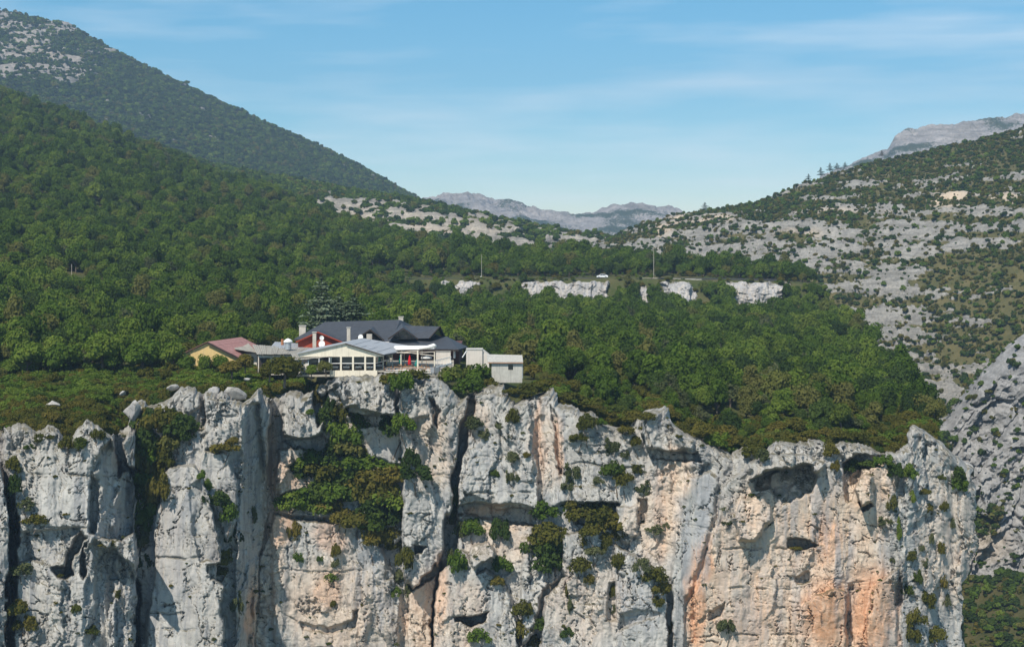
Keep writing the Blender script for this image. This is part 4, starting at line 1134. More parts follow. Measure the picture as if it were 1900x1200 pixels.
# ---- brush along the road
n = 900
vp = 560 + 910 * rng.random(n); vd = np.where(rng.random(n) < 0.6, 597.2 + 4.6 * rng.random(n), 609.6 + 6 * rng.random(n))
kk = fbm(vp / 30, vp * 0 + 4.4, 3, 620) + 0.25 > 0.75 * rng.random(n)
kk &= ~((vd < 603) & (((vp > 1184) & (vp < 1228)) | ((vp > 1098) & (vp < 1136))))
vp, vd = vp[kk], vd[kk]
zz = np.interp(vp, [560, 650, 780, 1000, 1200, 1400, 1500], [-17.2, -16.7, -17.7, -17.6, -17.6, -18.3, -19.2])
vQ = np.stack([(vp - CX) / F * vd, vd, zz - 0.25], 1); m = len(vQ)
vS = sizes(rng, m, 0.5, 1.35)
scatter('roadside_brush', 'olive and green brush along both edges of the road', SHRUBS[:2] + SHRUBS[3:5], vQ, np.where(rng.random(m) < .7, rng.integers(0, 2, m), rng.integers(2, 4, m)), vS, rng.random(m) * 6.283)

# ---- far woods and bushes
def far_cover(name, label, P, veg, n, r0, r1, seed, dens, olive=0.1, dark=0.3, cell=None):
    rng = np.random.default_rng(seed)
    Q, i, j = sample_grid(P, n, rng)
    v = veg[i, j]
    k = rng.random(n) < dens(v)
    px, py = to_px(Q)
    k &= (px > -120) & (px < 2020) & (py < 1320)
    Q = Q[k]
    if cell: Q = Q[thin(Q, cell)]
    m = len(Q)
    u = rng.random(m)
    var = np.where(u < olive, 5, np.where(u < olive + dark, 3 + rng.integers(0, 2, m), rng.integers(0, 3, m)))
    S = sizes(rng, m, r0, r1)
    return scatter(name, label, FAR, Q - np.array([0, 0, 0.15 * r0]), var, S, rng.random(m) * 6.283)
far_cover('ridge_woods', 'green wood covering the ridge above the pale ledges', PD, vegD, 30000, 1.8, 3.6, 1, lambda v: np.where(v > 0.5, 0.95, 0.05), 0.12, 0.25, 3.6)
far_cover('hillside_bushes', 'scattered dark bushes on the rocky hillside', PR, vegR, 80000, 0.4, 2.2, 2, lambda v: np.where(v > 0.5, 0.48, 0.12), 0.52, 0.26)
far_cover('gorge_bushes', 'bushes growing on the gorge wall and the slope below it', PG, vegG, 9000, 0.5, 2.2, 3, lambda v: np.where(v > 0.45, 0.9, 0.09), 0.22, 0.40)
far_cover('mountain_woods', 'dark wood covering the big mountain shoulder', PM, vegM, 52000, 2.4, 5.0, 4, lambda v: np.where(v > 0.5, 0.9, 0.12), 0.08, 0.45, 5.0)

# ---- bushes on the cliff, each one its own
G_, O_, P_, D2_ = 0, 1, 2, 3
CL = [(73,818,24,22,O_),(124,826,28,34,O_),(150,828,30,30,O_),(181,812,26,30,O_),(95,812,16,12,O_),(55,830,20,14,G_),
 (268,790,44,50,G_),(292,800,50,55,O_),(330,806,50,45,G_),(352,792,34,30,G_),(312,830,40,36,G_),(272,835,44,60,G_),(262,870,34,60,O_),(280,890,44,60,O_),(296,925,36,60,O_),(268,950,34,40,G_),(256,920,26,40,G_),
 (300,860,40,50,O_),(285,850,40,44,G_),(312,790,44,40,O_),(275,805,40,44,O_),(268,905,36,50,G_),(284,935,34,44,O_),(264,965,30,40,G_),(276,985,24,40,G_),(260,840,34,44,G_),(345,812,36,30,G_),(262,1010,26,40,P_),(420,834,46,28,O_),(432,818,20,20,O_),(375,884,18,22,G_),(386,905,20,30,G_),(384,928,18,24,G_),
 (24,870,32,44,O_),(30,905,34,50,G_),(28,945,34,54,G_),(30,985,26,44,G_),(66,968,44,24,O_),(50,940,34,30,P_),(24,1085,26,44,G_),(42,1135,46,46,O_),(56,1162,30,40,O_),(36,1165,24,30,O_),(40,1060,40,26,P_),
 (266,1046,32,36,G_),(258,985,24,50,P_),(270,1000,18,40,P_),(220,1106,12,24,O_),(140,1132,18,24,O_),(168,1174,34,24,O_),(205,1012,34,16,O_),
 (408,928,34,38,G_),(422,958,34,48,G_),(430,1000,36,48,G_),(416,1040,42,40,O_),(404,1062,34,26,O_),(436,975,24,30,O_),(440,1130,26,50,P_),(470,960,14,40,P_),
 (594,752,28,54,O_),(604,785,40,44,G_),(632,750,22,28,O_),(575,775,16,14,G_),(722,706,48,30,O_),(745,722,40,48,G_),(770,700,44,26,O_),
 (735,792,56,50,G_),(752,800,36,40,G_),(640,812,52,50,G_),(650,840,56,44,G_),(618,850,54,40,G_),(582,862,50,36,G_),(556,866,40,26,G_),(575,885,54,40,G_),(625,905,60,44,G_),(650,800,46,46,G_),(668,820,50,44,G_),(705,925,60,46,O_),(650,900,54,44,G_),(690,1005,44,40,O_),(670,975,50,40,O_),(600,920,54,40,O_),(630,775,40,44,O_),(617,765,36,44,G_),(600,882,56,38,O_),(648,878,60,44,G_),(696,870,56,36,G_),(738,880,56,42,G_),(770,886,46,32,G_),(764,862,26,46,G_),
 (676,905,60,50,O_),(716,900,54,44,O_),(722,940,66,50,G_),(668,935,60,54,O_),(624,928,54,46,G_),(616,950,50,36,O_),(560,932,56,40,G_),(535,940,44,36,G_),(590,945,50,40,G_),(700,978,56,44,O_),(722,1000,50,44,O_),(742,1020,34,40,O_),(752,1050,30,60,O_),(745,1080,24,30,P_),(690,950,50,40,G_),(640,965,40,26,O_),(735,960,40,46,G_),
 (548,1000,20,44,O_),(555,1038,20,26,G_),(594,1040,12,14,G_),(622,1028,14,30,O_),(620,1050,18,30,P_),(618,1078,30,26,G_),(621,1125,14,22,O_),(736,1100,22,26,G_),(758,1100,20,30,P_),
 (850,930,22,54,O_),(848,965,34,44,P_),(856,990,30,36,P_),(836,1035,14,30,P_),(880,985,42,44,G_),(928,990,34,56,G_),(848,1050,34,54,G_),(935,1050,40,44,G_),(925,1080,30,30,O_),
 (950,770,26,38,O_),(928,780,18,22,P_),(880,802,34,32,P_),(898,814,20,26,P_),(952,852,26,26,P_),(978,846,14,14,O_),(920,884,16,20,O_),(944,890,16,28,P_),(960,890,12,16,P_),(942,805,10,18,P_),
 (1088,785,36,44,O_),(1074,814,32,24,O_),(1117,772,22,18,G_),(1060,886,32,42,P_),(1054,908,26,26,P_),(1135,838,28,36,P_),(1144,880,46,46,O_),(1158,896,40,36,O_),(1182,826,28,30,O_),(1181,874,22,24,O_),(1194,908,30,32,P_),(1110,895,18,20,P_),(1160,848,16,18,P_),
 (1022,960,50,44,G_),(1000,950,30,20,D2_),(1014,1000,54,50,O_),(1000,1030,44,44,O_),(1020,1050,50,44,G_),(1030,1020,40,40,O_),(1064,938,30,30,O_),(1078,962,54,38,O_),(1108,965,54,44,O_),(1128,985,50,40,O_),(1142,1006,28,30,O_),(1100,995,40,26,O_),(1120,940,30,30,O_),
 (1080,1018,20,32,O_),(1105,1030,30,24,P_),(1124,1018,20,34,O_),(1146,1052,20,36,O_),(1078,1056,36,34,O_),(1094,1080,18,30,O_),(1138,1100,14,40,O_),(1136,1130,14,26,P_),(1190,1056,34,34,P_),(1212,1075,44,40,O_),(1226,1098,34,36,O_),(1222,1120,24,24,O_),(1216,978,34,22,P_),(1236,976,14,16,P_),
 (975,1140,38,50,O_),(968,1175,40,50,O_),(990,1195,34,34,O_),(1052,1176,24,26,G_),(1006,1165,30,34,O_),(890,1185,40,36,G_),(1248,1170,20,44,O_),(1054,1100,12,40,O_),(1057,1130,10,40,P_),
 (1580,868,30,34,G_),(1540,846,28,36,O_),(1550,866,20,30,O_),(1330,822,40,34,G_),(1300,800,40,30,O_),(1390,842,44,32,O_),(1415,850,26,30,P_),(1660,874,30,40,G_),(1640,858,30,24,G_),(1690,868,34,34,G_),(1612,872,40,20,O_),(1654,936,20,42,G_),(1668,986,14,56,G_),(1690,912,16,30,G_),(1716,940,26,26,O_),(1714,904,22,16,O_),(1746,906,14,18,O_),(1640,970,34,20,P_),(1476,1020,20,10,O_),(1656,1042,12,16,P_),
 (1682,1098,22,26,O_),(1702,1085,22,40,O_),(1692,1030,22,26,O_),(1750,970,18,28,O_),(1746,1036,18,32,O_),(1740,1080,28,44,O_),(1722,1118,28,44,O_),(1700,1158,32,44,O_),(1732,1180,34,44,O_),(1690,1185,30,40,O_),(1756,1120,18,30,P_),(1774,905,34,40,G_),(1776,932,30,34,G_),(1715,1050,14,24,P_),(1766,1000,12,26,P_),(1708,1010,14,20,P_),(1728,1000,12,26,P_),
 (1348,1168,34,44,P_),(1345,955,14,10,P_),(1240,790,12,10,O_),(1350,975,20,10,P_),(1160,800,30,22,O_),(1200,800,34,22,O_),(1260,790,14,8,O_),(335,792,20,16,G_),(270,762,18,20,O_)]
cname = {G_: 'green', O_: 'olive', P_: 'grey green', D2_: 'dark'}
proto_of = {G_: [3, 4, 5, 8], O_: [0, 1, 2], P_: [6, 7], D2_: [8, 9]}
def cliff_zone(px, py):
    if px < 45: return 'beside the narrow slot at the left end of the cliff'
    if px < 235: return 'on the broad front pillar at the left end of the cliff'
    if px < 300 or (px < 372 and py < 850): return 'in the overgrown gully behind the pointed slab'
    if px < 520: return 'on the pillar right of the pointed slab'
    if 560 < px < 640 and py < 800: return 'in the cleft left of the undercut block below the dining room'
    if 520 <= px < 800 and 840 < py < 1012: return 'on the bushy ledge below the dining room'
    if px < 830 and py >= 1012: return 'on the pale wall under the bushy ledge'
    if px < 830 and py > 740: return 'under the undercut block below the dining room'
    if px < 925 and py < 740: return 'on the rim between terrace and concrete hut'
    if px < 830: return 'on the rim right below the dining terrace'
    if px < 870: return 'in the diagonal cleft right of the terrace'
    if py < 925 and px < 1050: return 'on the grey wall below the concrete hut'
    if py < 925 and px < 1280: return 'on the upper wall under the pale rim block'
    if px < 965: return 'on the broken terrace under the long overhang'
    if px < 1055: return 'in the bushy cleft in the middle of the cliff'
    if px < 1260: return 'on the stepped wall left of the smooth grey slab'
    if px < 1640: return 'on the ochre wall round the cave'
    return 'on the fluted grey edge right of the ochre wall'
rb = random.Random(5)
for (x, y, w, h, c) in CL:
    p, nrm = cliff_at(x, y + h * 0.32)
    s = p.y / F
    e = empty('shrub', p + Vector((0, -0.25 * w * s * 0.3, 0)), rb.uniform(0, 6.28))
    k_ = 1.35 if (510 < x < 800 and 790 < y < 1030) or (250 < x < 360 and 740 < y < 1000) or (985 < x < 1150 and 930 < y < 1070) else 1.1
    r = 0.5 * w * s * 1.2 * k_; hz_ = 0.5 * h * s * 1.6 * k_
    e.scale = (r, r * 0.85, hz_)
    tag(e, f'{cname[c]} shrub growing {cliff_zone(x, y)}', 'shrub', f'{cname[c]} shrubs {cliff_zone(x, y)}')
    link('foliage', SHRUBS[rb.choice(proto_of[c])], e)
    if r > 1.4: link('stem', TRUNKS[rb.randrange(3)], e, (0, 0, -0.45), (0.5, 0, 0), (0.5, 0.5, 0.8))
# tufts too small to pick out one by one
rng = np.random.default_rng(99)
n = 420
ii = rng.integers(8, nvC - 10, n * 3); jj = rng.integers(100, nuC - 2, n * 3)
kk = (NC[ii + 3, jj, 2] > 0.30) | (rng.random(n * 3) < 0.04)
pp = PC[ii + 3, jj][kk][:n]; m = len(pp)
S = sizes(rng, m, 0.18, 0.6)
scatter('cliff_tufts', 'small tufts of grass and herbs in the cracks of the cliff', SHRUBS[:2] + SHRUBS[6:8], pp, rng.integers(0, 4, m), S, rng.random(m) * 6.283)
# bushes on top of the rock band and the rim right of the hut
k = 0
for (x, y, w, h, D) in [(850,684,66,66,285),(886,684,70,70,285),(868,708,70,56,282),(908,706,40,36,283),(832,694,34,36,283),(985,715,72,46,281),(950,722,36,30,279),(1015,706,50,36,283),(1062,730,52,34,283),(1100,742,56,32,282),(1140,752,50,34,281),(1172,766,52,46,279),(1222,762,42,48,280),(1196,790,34,24,277),(1282,778,34,40,279),(1305,786,46,44,278),(1330,800,44,44,277),(1365,810,46,40,277),
                        (1398,818,44,36,276),(1432,818,46,40,276),(1466,808,44,32,276),(1505,802,44,30,276),(1548,800,44,30,276),(1590,804,44,32,276),(1628,812,40,32,277),(1664,822,40,34,278),(1700,818,44,44,281),(1722,806,36,44,284)]:
    e = empty('box_shrub', W(x, y + h * 0.45, D), rb.uniform(0, 6.28))
    s = D / F; e.scale = (0.52 * w * s, 0.46 * w * s, 0.55 * h * s)
    tag(e, ('broad green shrub on the rim ' if x < 900 else 'olive brown box shrub on the rim ') + ('between terrace and concrete hut' if x < 920 else 'right beside the concrete hut' if x < 1040 else 'left of the pale rim block' if x < 1250 else 'above the cave in the ochre wall' if x < 1560 else 'above the fluted right end of the cliff'), 'shrub',
        'box shrubs on the rim ' + ('left of the hut' if x < 920 else 'beside the hut' if x < 1040 else 'left of the rim block' if x < 1250 else 'above the cave' if x < 1560 else 'at the right end'))
    link('foliage', SHRUBS[(3 + k % 3) if x < 900 else k % 3], e); k += 1
# ------------------------------------------------------------------ buildings
M['cream'] = mat_plain('cream_render', (0.76, 0.69, 0.56), 0.9, 0.05, 0.8, 0.2, 0, (0.45, 0.40, 0.32))
M['yellow'] = mat_plain('yellow_render', (0.70, 0.50, 0.22), 0.9, 0.07, 0.9, 0.2, 0, (0.42, 0.33, 0.2))
M['white_wall'] = mat_plain('white_render', (0.66, 0.60, 0.53), 0.9, 0.05, 0.8, 0.2, 0, (0.48, 0.44, 0.40))
M['concrete'] = mat_plain('board_marked_concrete', (0.50, 0.48, 0.43), 0.95, 0.1, 1.6, 0.15, 0, (0.26, 0.25, 0.23))
M['slate'] = mat_plain('dark_slate', (0.060, 0.064, 0.074), 0.6, 0.15, 1.2, 0.35)
M['red_wall'] = mat_plain('rust_red_cladding', (0.33, 0.055, 0.025), 0.8, 0.1, 1.2)
M['brown_wall'] = mat_plain('brown_red_wall', (0.13, 0.055, 0.045), 0.85, 0.12, 1.2)
M['red_roof'] = mat_plain('faded_red_roof_sheet', (0.42, 0.22, 0.20), 0.75, 0.10, 1.0, 0.25, 0, (0.26, 0.15, 0.13))
M['grey_roof'] = mat_plain('weathered_fibre_cement', (0.34, 0.32, 0.28), 0.9, 0.14, 1.0, 0.2, 0, (0.22, 0.20, 0.17))
M['metal_roof'] = mat_plain('light_metal_roof', (0.42, 0.42, 0.43), 0.5, 0.05, 0.7, 0.4, 0.2)
M['white'] = mat_plain('white_paint', (0.80, 0.79, 0.76), 0.6, 0.04, 2.0)
M['pane'] = mat_plain('window_glass', (0.012, 0.014, 0.016), 0.08, 0.1, 1.0, 0.6, 0, None, 0)
M['dark'] = mat_plain('dark_timber', (0.045, 0.035, 0.03), 0.8, 0.15, 2.0)
M['wood'] = mat_plain('varnished_wood', (0.40, 0.20, 0.075), 0.6, 0.15, 4.0)
M['steel'] = mat_plain('galvanised_steel', (0.50, 0.52, 0.54), 0.45, 0.06, 3.0, 0.5, 0.6)
M['red_cloth'] = mat_plain('red_cloth', (0.55, 0.012, 0.018), 0.9, 0.08, 3.0)
M['teal_cloth'] = mat_plain('teal_cloth', (0.012, 0.20, 0.17), 0.9, 0.08, 3.0)
M['white_cloth'] = mat_plain('white_cloth', (0.80, 0.78, 0.74), 0.95, 0.04, 3.0)
M['chimney'] = mat_plain('chimney_render', (0.55, 0.50, 0.43), 0.95, 0.1, 1.5, 0.15, 0, (0.30, 0.27, 0.24))
M['floor'] = mat_plain('terrace_paving', (0.42, 0.38, 0.32), 0.9, 0.1, 1.0)
M['brick'] = mat_plain('brick_edge', (0.40, 0.17, 0.08), 0.9, 0.1, 2.0)
M['stone'] = M['cliff']

def mesh_obj(name, V, Ff, mat, parent, smooth=False):
    me = bpy.data.meshes.new(name); me.from_pydata([tuple(v) for v in V], [], Ff)
    me.materials.append(mat)
    if smooth: me.polygons.foreach_set('use_smooth', [True] * len(me.polygons))
    me.update()
    return link(name, me, parent)

class Thing:
    """an Empty at the base; shapes are given in metres of the place and stored relative to it"""
    def __init__(self, name, loc, label, cat, group=None):
        self.o = empty(name, loc); self.b = Vector(loc)
        tag(self.o, label, cat, group)
    def poly(self, name, V, Ff, mat, parent=None, smooth=False):
        b = self.b
        return mesh_obj(name, [Vector(v) - b for v in V], Ff, mat, parent or self.o, smooth)
    def box(self, name, x0, x1, y0, y1, z0, z1, mat, parent=None):
        V = [(x, y, z) for x in (x0, x1) for y in (y0, y1) for z in (z0, z1)]
        return self.poly(name, V, [(0, 1, 3, 2), (4, 6, 7, 5), (0, 4, 5, 1), (2, 3, 7, 6), (0, 2, 6, 4), (1, 5, 7, 3)], mat, parent)
    def slab(self, name, q, t, mat, parent=None):
        """a sheet on four (or n) corner points with thickness t below it"""
        q = [Vector(p) for p in q]; n = len(q)
        nn = (q[1] - q[0]).cross(q[2] - q[0]).normalized()
        if nn.z < 0: nn = -nn
        V = q + [p - nn * t for p in q]
        Ff = [tuple(range(n)), tuple(range(2 * n - 1, n - 1, -1))] + [(i, i + n, (i + 1) % n + n, (i + 1) % n) for i in range(n)]
        return self.poly(name, V, Ff, mat, parent)
    def wall(self, name, pts, y0, t, mat, parent=None, skew=0.0):
        """upright wall: outline of (x, z) points, from y0 back by t"""
        n = len(pts)
        V = [(x, y0, z) for x, z in pts] + [(x + skew, y0 + t, z) for x, z in pts]
        Ff = [tuple(range(n)), tuple(range(2 * n - 1, n - 1, -1))] + [(i, (i + 1) % n, (i + 1) % n + n, i + n) for i in range(n)]
        return self.poly(name, V, Ff, mat, parent)
    def post(self, name, p, q, r, mat, parent=None, seg=6, r2=None):
        v, f = tube([p, q], [r, r2 if r2 is not None else r], seg)
        n = len(v); f = f + [tuple(range(seg - 1, -1, -1)), tuple(range(n - seg, n))]
        return self.poly(name, v, f, mat, parent)

def X(px, D): return (px - CX) / F * D
def Z(py, D): return (HY - py) / F * D

def sheets(T, name, FL, FR, BR, BL, n, t, mat, parent=None, rib=0.05):
    """a roof plane made of n separate corrugated sheets side by side, each with its own slight set"""
    FL, FR, BR, BL = map(Vector, (FL, FR, BR, BL))
    up = (FR - FL).cross(BL - FL).normalized()
    if up.z < 0: up = -up
    rr = random.Random(n * 7 + int(abs(FL.x) * 10))
    for k in range(n):
        a, b = k / n + 0.002, (k + 1) / n - 0.002
        lift = up * (rr.uniform(0, 0.035) + (0.02 if k % 2 else 0))
        V = []; Ff = []; m = 7
        ex = rr.uniform(-0.12, 0.05)
        for j in range(m):
            s = a + (b - a) * j / (m - 1)
            f = FL.lerp(FR, s); g_ = BL.lerp(BR, s)
            h = up * (rib if j % 2 else 0.0) + lift
            d = (f - g_).normalized() * ex
            V += [f + h + d, g_ + h, g_ + h - up * t, f + h - up * t + d]
        for j in range(m - 1):
            o, p = j * 4, j * 4 + 4
            Ff += [(o, p, p + 1, o + 1), (o + 3, o + 2, p + 2, p + 3), (o, o + 3, p + 3, p), (o + 1, p + 1, p + 2, o + 2)]
        Ff += [(0, 1, 2, 3), ((m - 1) * 4 + 3, (m - 1) * 4 + 2, (m - 1) * 4 + 1, (m - 1) * 4)]
        T.poly(name, V, Ff, mat, parent)

# ---- yellow house with the faded red roof
D = 303
T = Thing('yellow_house', (X(390, D), D, -26.2), 'small yellow house with a faded red sheet roof behind young trees', 'house')
zr, zl, za = Z(664, D), Z(660, D), Z(636, D)
xl, xa, xr = X(334, D), X(386, D), X(441, D)
sk = 4.2; dep = 12.0
T.wall('wall', [(xl, -26.4), (xr, -26.4), (xr, zr), (xa, za), (xl, zl)], D, 0.3, M['yellow'])
T.poly('side_wall', [(xr - 0.02, D + .3, -26.4), (xr + sk, D + dep, -26.4), (xr + sk, D + dep, zr), (xr - 0.02, D + .3, zr)], [(0, 1, 2, 3)], M['yellow'])
d_ = T.poly('door', [(xr + .5, D + 1.4, -26.2), (xr + 1.2, D + 3.4, -26.2), (xr + 1.2, D + 3.4, zr - .5), (xr + .5, D + 1.4, zr - .5)], [(0, 1, 2, 3)], M['dark'])
rf = T.slab('roof', [(xa, D - .5, za + .1), (xr + .35, D - .5, zr - .05), (xr + sk + .35, D + dep, zr + .0), (xa + sk, D + dep, za + .15)], 0.10, M['dark'])
sheets(T, 'roof_sheet', (xa, D - .55, za + .22), (xr + .45, D - .55, zr + .07), (xr + sk + .45, D + dep, zr + .12), (xa + sk, D + dep, za + .27), 8, 0.04, M['red_roof'], rf, 0.04)
sheets(T, 'roof_sheet', (xl - .4, D - .55, zl - .02), (xa - .02, D - .55, za + .22), (xa + sk - .02, D + dep, za + .27), (xl + sk - .4, D + dep, zl + .0), 8, 0.04, M['red_roof'], rf, 0.04)
T.slab('barge_board', [(xa, D - .62, za + .18), (xr + .45, D - .62, zr + .02), (xr + .45, D - .57, zr + .02), (xa, D - .57, za + .18)], 0.28, M['dark'])
for (a, b) in ((352, 360), (405, 413)):
    wn_ = T.box('window', X(a, D), X(b, D), D - .06, D - .01, Z(674, D), Z(664, D), M['pane'])
    T.box('frame', X(a, D) - .1, X(b, D) + .1, D - .09, D - .065, Z(674, D) - .12, Z(674, D), M['white'], wn_)

# ---- low sheds with weathered corrugated roofs
D = 298
T = Thing('shed', (X(520, D), D, -26.2), 'long low shed with patched grey corrugated roofs and a steel kitchen vent', 'shed')
T.box('wall', X(478, D), X(556, D), D + .4, D + 12, -26.4, Z(659, D), M['white_wall'])
T.box('shutter', X(480, D), X(500, D), D + .3, D + .38, -26.2, Z(664, D), M['dark'])
dd = T.box('door', X(508, D), X(516, D), D + .3, D + .38, -26.2, Z(664, D), M['brown_wall'])
T.box('window', X(522, D), X(536, D), D + .3, D + .38, Z(672, D), Z(663, D), M['pane'])
sheets(T, 'roof_sheet', W(477, 657.5, 297), W(560, 657, 297), W(582, 646, 310), W(468, 640, 310), 9, 0.05, M['grey_roof'], None, 0.06)
sheets(T, 'roof_sheet', W(500, 646, 306.5), W(578, 649, 306.5), W(590, 640, 316), W(510, 634, 316), 8, 0.05, M['metal_roof'], None, 0.04)
T.poly('gable_wall', [W(505, 646, 306.6), W(575, 649, 306.6), W(575, 662, 306.6), W(505, 662, 306.6)], [(0, 1, 2, 3)], M['white_wall'])
vt = T.post('vent', W(534.5, 648, 303), W(534.5, 634.5, 303), 0.62, M['steel'], None, 12)
v, f = tube([W(534.5, 634.6, 303), W(534.5, 632.5, 303), W(534.5, 629, 303), W(534.5, 627.6, 303)], [0.85, 0.85, 0.4, 0.1], 14)
T.poly('cap', v, f + [tuple(range(13, -1, -1)), tuple(range(42, 56))], M['white'], vt)
T.post('flue', W(524, 640, 306), W(524, 629, 306), 0.28, M['brick'])
T.slab('roof_patch', [W(555, 646, 309.4), W(570, 645, 309.2), W(592, 636, 315), W(580, 634, 315)], 0.06, M['grey_roof'])
D = 306
T = Thing('shed', (X(450, D), D, -26.2), 'small grey roofed lean-to wedged between yellow house and long shed', 'shed')
T.box('wall', X(442, D), X(476, D), D + .3, D + 8, -26.4, Z(656, D), M['white_wall'])
sheets(T, 'roof_sheet', W(436, 648, 304.6), W(478, 655, 304.6), W(456, 632, 316), W(430, 634, 316), 5, 0.05, M['grey_roof'], None, 0.05)
T.box('door', X(462, D), X(470, D), D + .2, D + .28, -26.2, Z(662, D), M['dark'])

# ---- hotel with the dark slate roof
T = Thing('hotel', (X(700, 312), 312, -25.2), 'hotel with dark slate hip roof, triangular dormers and a red gable', 'hotel')
zb = -25.6
T.box('wall', X(560, 316), X(795, 316), 314.5, 336, zb, Z(633, 314.5), M['cream'])
T.box('wing_wall', X(728, 309), X(852, 309), 308.5, 330, zb, Z(648, 308.5) + .2, M['brown_wall'])
def roof(name, pts, faces, mat=None, parent=None):
    return T.poly(name, pts, faces, mat or M['slate'], parent)
main = roof('roof', [W(545, 629, 316), W(727, 634, 311), W(795, 618, 338), W(570, 622, 340), W(603, 597, 325), W(742, 593, 325)],
     [(0, 1, 5, 4), (3, 0, 4), (1, 2, 5), (2, 3, 4, 5)])
T.slab('fascia', [W(545, 629.4, 315.8), W(727, 634.4, 310.8), W(727, 634.4, 311.1), W(545, 629.4, 316.1)], 0.25, M['dark'], main)
wing = roof('roof', [W(719, 646.5, 305.5), W(851, 648, 305.5), W(868, 643.5, 318), W(862, 641, 332), W(720, 640, 332), W(722, 627.5, 319), W(829, 624, 319)],
     [(0, 1, 6, 5), (1, 2, 6), (2, 3, 6), (3, 4, 5, 6)])
T.slab('fascia', [W(719, 646.9, 305.3), W(851, 648.4, 305.3), W(868, 643.9, 318.2), W(867, 643.9, 318.5), W(851, 648.4, 305.7), W(719, 646.9, 305.7)], 0.28, M['dark'], wing)
gab = roof('roof', [W(735, 629, 316), W(797, 627.5, 312.5), W(816.5, 605.5, 317), W(745, 603.5, 326), W(825, 626.5, 322), W(803, 622, 332)],
     [(0, 1, 2, 3), (2, 4, 5, 3)])
T.poly('gable_window', [W(799.5, 627, 313.6), W(814.5, 609.5, 317.4), W(822, 626, 321.6)], [(0, 1, 2)], M['pane'], gab)
T.post('barge_board', W(797, 627.6, 312.6), W(816.5, 605.6, 317), 0.16, M['dark'], gab, 4); T.post('barge_board', W(816.5, 605.6, 317), W(825, 626.6, 322), 0.16, M['dark'], gab, 4)
for (ax, ay, lx, ly, rx, ry, bx, by, D0) in ((687, 611.5, 656, 632, 713, 632, 693, 605, 311.2), (748, 609, 720, 629, 775.5, 629, 746, 599, 310.6)):
    dm = roof('dormer', [W(ax, ay, D0), W(lx, ly, D0), W(rx, ry, D0), W(bx, by, 322.5)], [(0, 1, 3), (0, 3, 2)])
    fx = D0 + 0.7
    gl = T.poly('dormer_window', [W(ax, ay + 2.2, fx), W(lx + 5, ly, fx), W(rx - 5, ry, fx)], [(0, 1, 2)], M['pane'], dm)
    for q in (0.33, 0.66):
        xm = lx + 5 + (rx - lx - 10) * q
        T.post('glazing_bar', W(xm, ly, fx - .06), W(xm, ay + 2.2 + (ly - ay) * abs(xm - ax) / (rx - lx) * 1.9, fx - .06), 0.05, M['dark'], dm, 4)
    T.post('barge_board', W(lx, ly, D0 - .05), W(ax, ay, D0 - .05), 0.17, M['dark'], dm, 4); T.post('barge_board', W(rx, ry, D0 - .05), W(ax, ay, D0 - .05), 0.17, M['dark'], dm, 4)
rg = T.poly('gable_wall', [W(553, 633, 310), W(590, 616.5, 310), W(637, 636, 310), W(637, 662, 310), W(553, 662, 310)], [(0, 1, 2, 3, 4)], M['red_wall'])
T.slab('gable_roof', [W(549, 633, 309.3), W(590, 614.5, 309.3), W(596, 612, 319), W(556, 630, 319)], 0.12, M['slate'], rg)
T.slab('gable_roof', [W(590, 614.5, 309.3), W(640, 635.5, 309.3), W(644, 632, 319), W(596, 612, 319)], 0.12, M['slate'], rg)
T.post('barge_board', W(590, 616.2, 309.2), W(640, 637, 309.2), 0.16, M['red_wall'], rg, 4); T.post('barge_board', W(590, 616.2, 309.2), W(549, 634.5, 309.2), 0.16, M['red_wall'], rg, 4)
for (x0, x1, y0, y1, dd, cap) in ((555, 567, 632, 606, 321, 1), (643.5, 650, 640, 609.5, 308.6, 1), (580, 586.5, 648, 618, 305.5, 1), (680, 690, 636, 620, 308.0, 0), (739.5, 748, 600, 589.5, 327, 1)):
    ch = T.box('chimney', X(x0, dd), X(x1, dd), dd, dd + (x1 - x0) * .09, Z(y0, dd), Z(y1, dd), M['chimney'])
    if cap: T.box('chimney_cap', X(x0, dd) - .1, X(x1, dd) + .1, dd - .1, dd + (x1 - x0) * .09 + .1, Z(y1, dd) + .12, Z(y1, dd) + .24, M['concrete'], ch)
T.box('parapet', X(694, 305), X(722, 305), 304.6, 305.4, Z(642, 305), Z(634, 305), M['white_wall'])
for (a, b) in ((760, 772), (790, 802), (816, 824)):
    T.box('window', X(a, 308), X(b, 308), 308.40, 308.46, Z(668, 308), Z(654, 308), M['pane'])
T.post('porch_post', W(843, 664, 306.5), W(843, 648, 306.5), 0.22, M['white'], None, 8)

# ---- dining room with the window front
D = 286
T = Thing('dining_room', (X(660, D), D, -24.9), 'cream dining room with a long window front on the cliff edge', 'restaurant')
fz = Z(688.5, D); zt = Z(661.5, D); zm = Z(674, D)
T.wall('gable_wall', [(X(553, D), Z(662, D)), (X(553, D), Z(655.5, D)), (X(641, D), Z(636.5, D)), (X(712, D), Z(658, D)), (X(712, D), zt)][::-1] , D, 0.25, M['cream'])
T.box('plinth', X(612, D), X(700, D), D - .05, D + .3, fz - 1.0, fz + .12, M['cream'])
T.box('floor', X(560, D), X(712, D), D + .35, D + 13, fz - .2, fz + .02, M['floor'])
T.box('back_wall', X(600, 298), X(716, 298), 298, 298.3, fz, Z(648, 298), M['brown_wall'])
posts = [613.7, 632.6, 655, 677.5, 695]
for p in posts:
    T.box('pillar', X(p, D) - .16, X(p, D) + .16, D - .04, D + .22, fz + .12, zt + .02, M['cream'])
T.box('lintel', X(612, D), X(700, D), D - .03, D + .24, zt - .02, zt + .14, M['cream'])
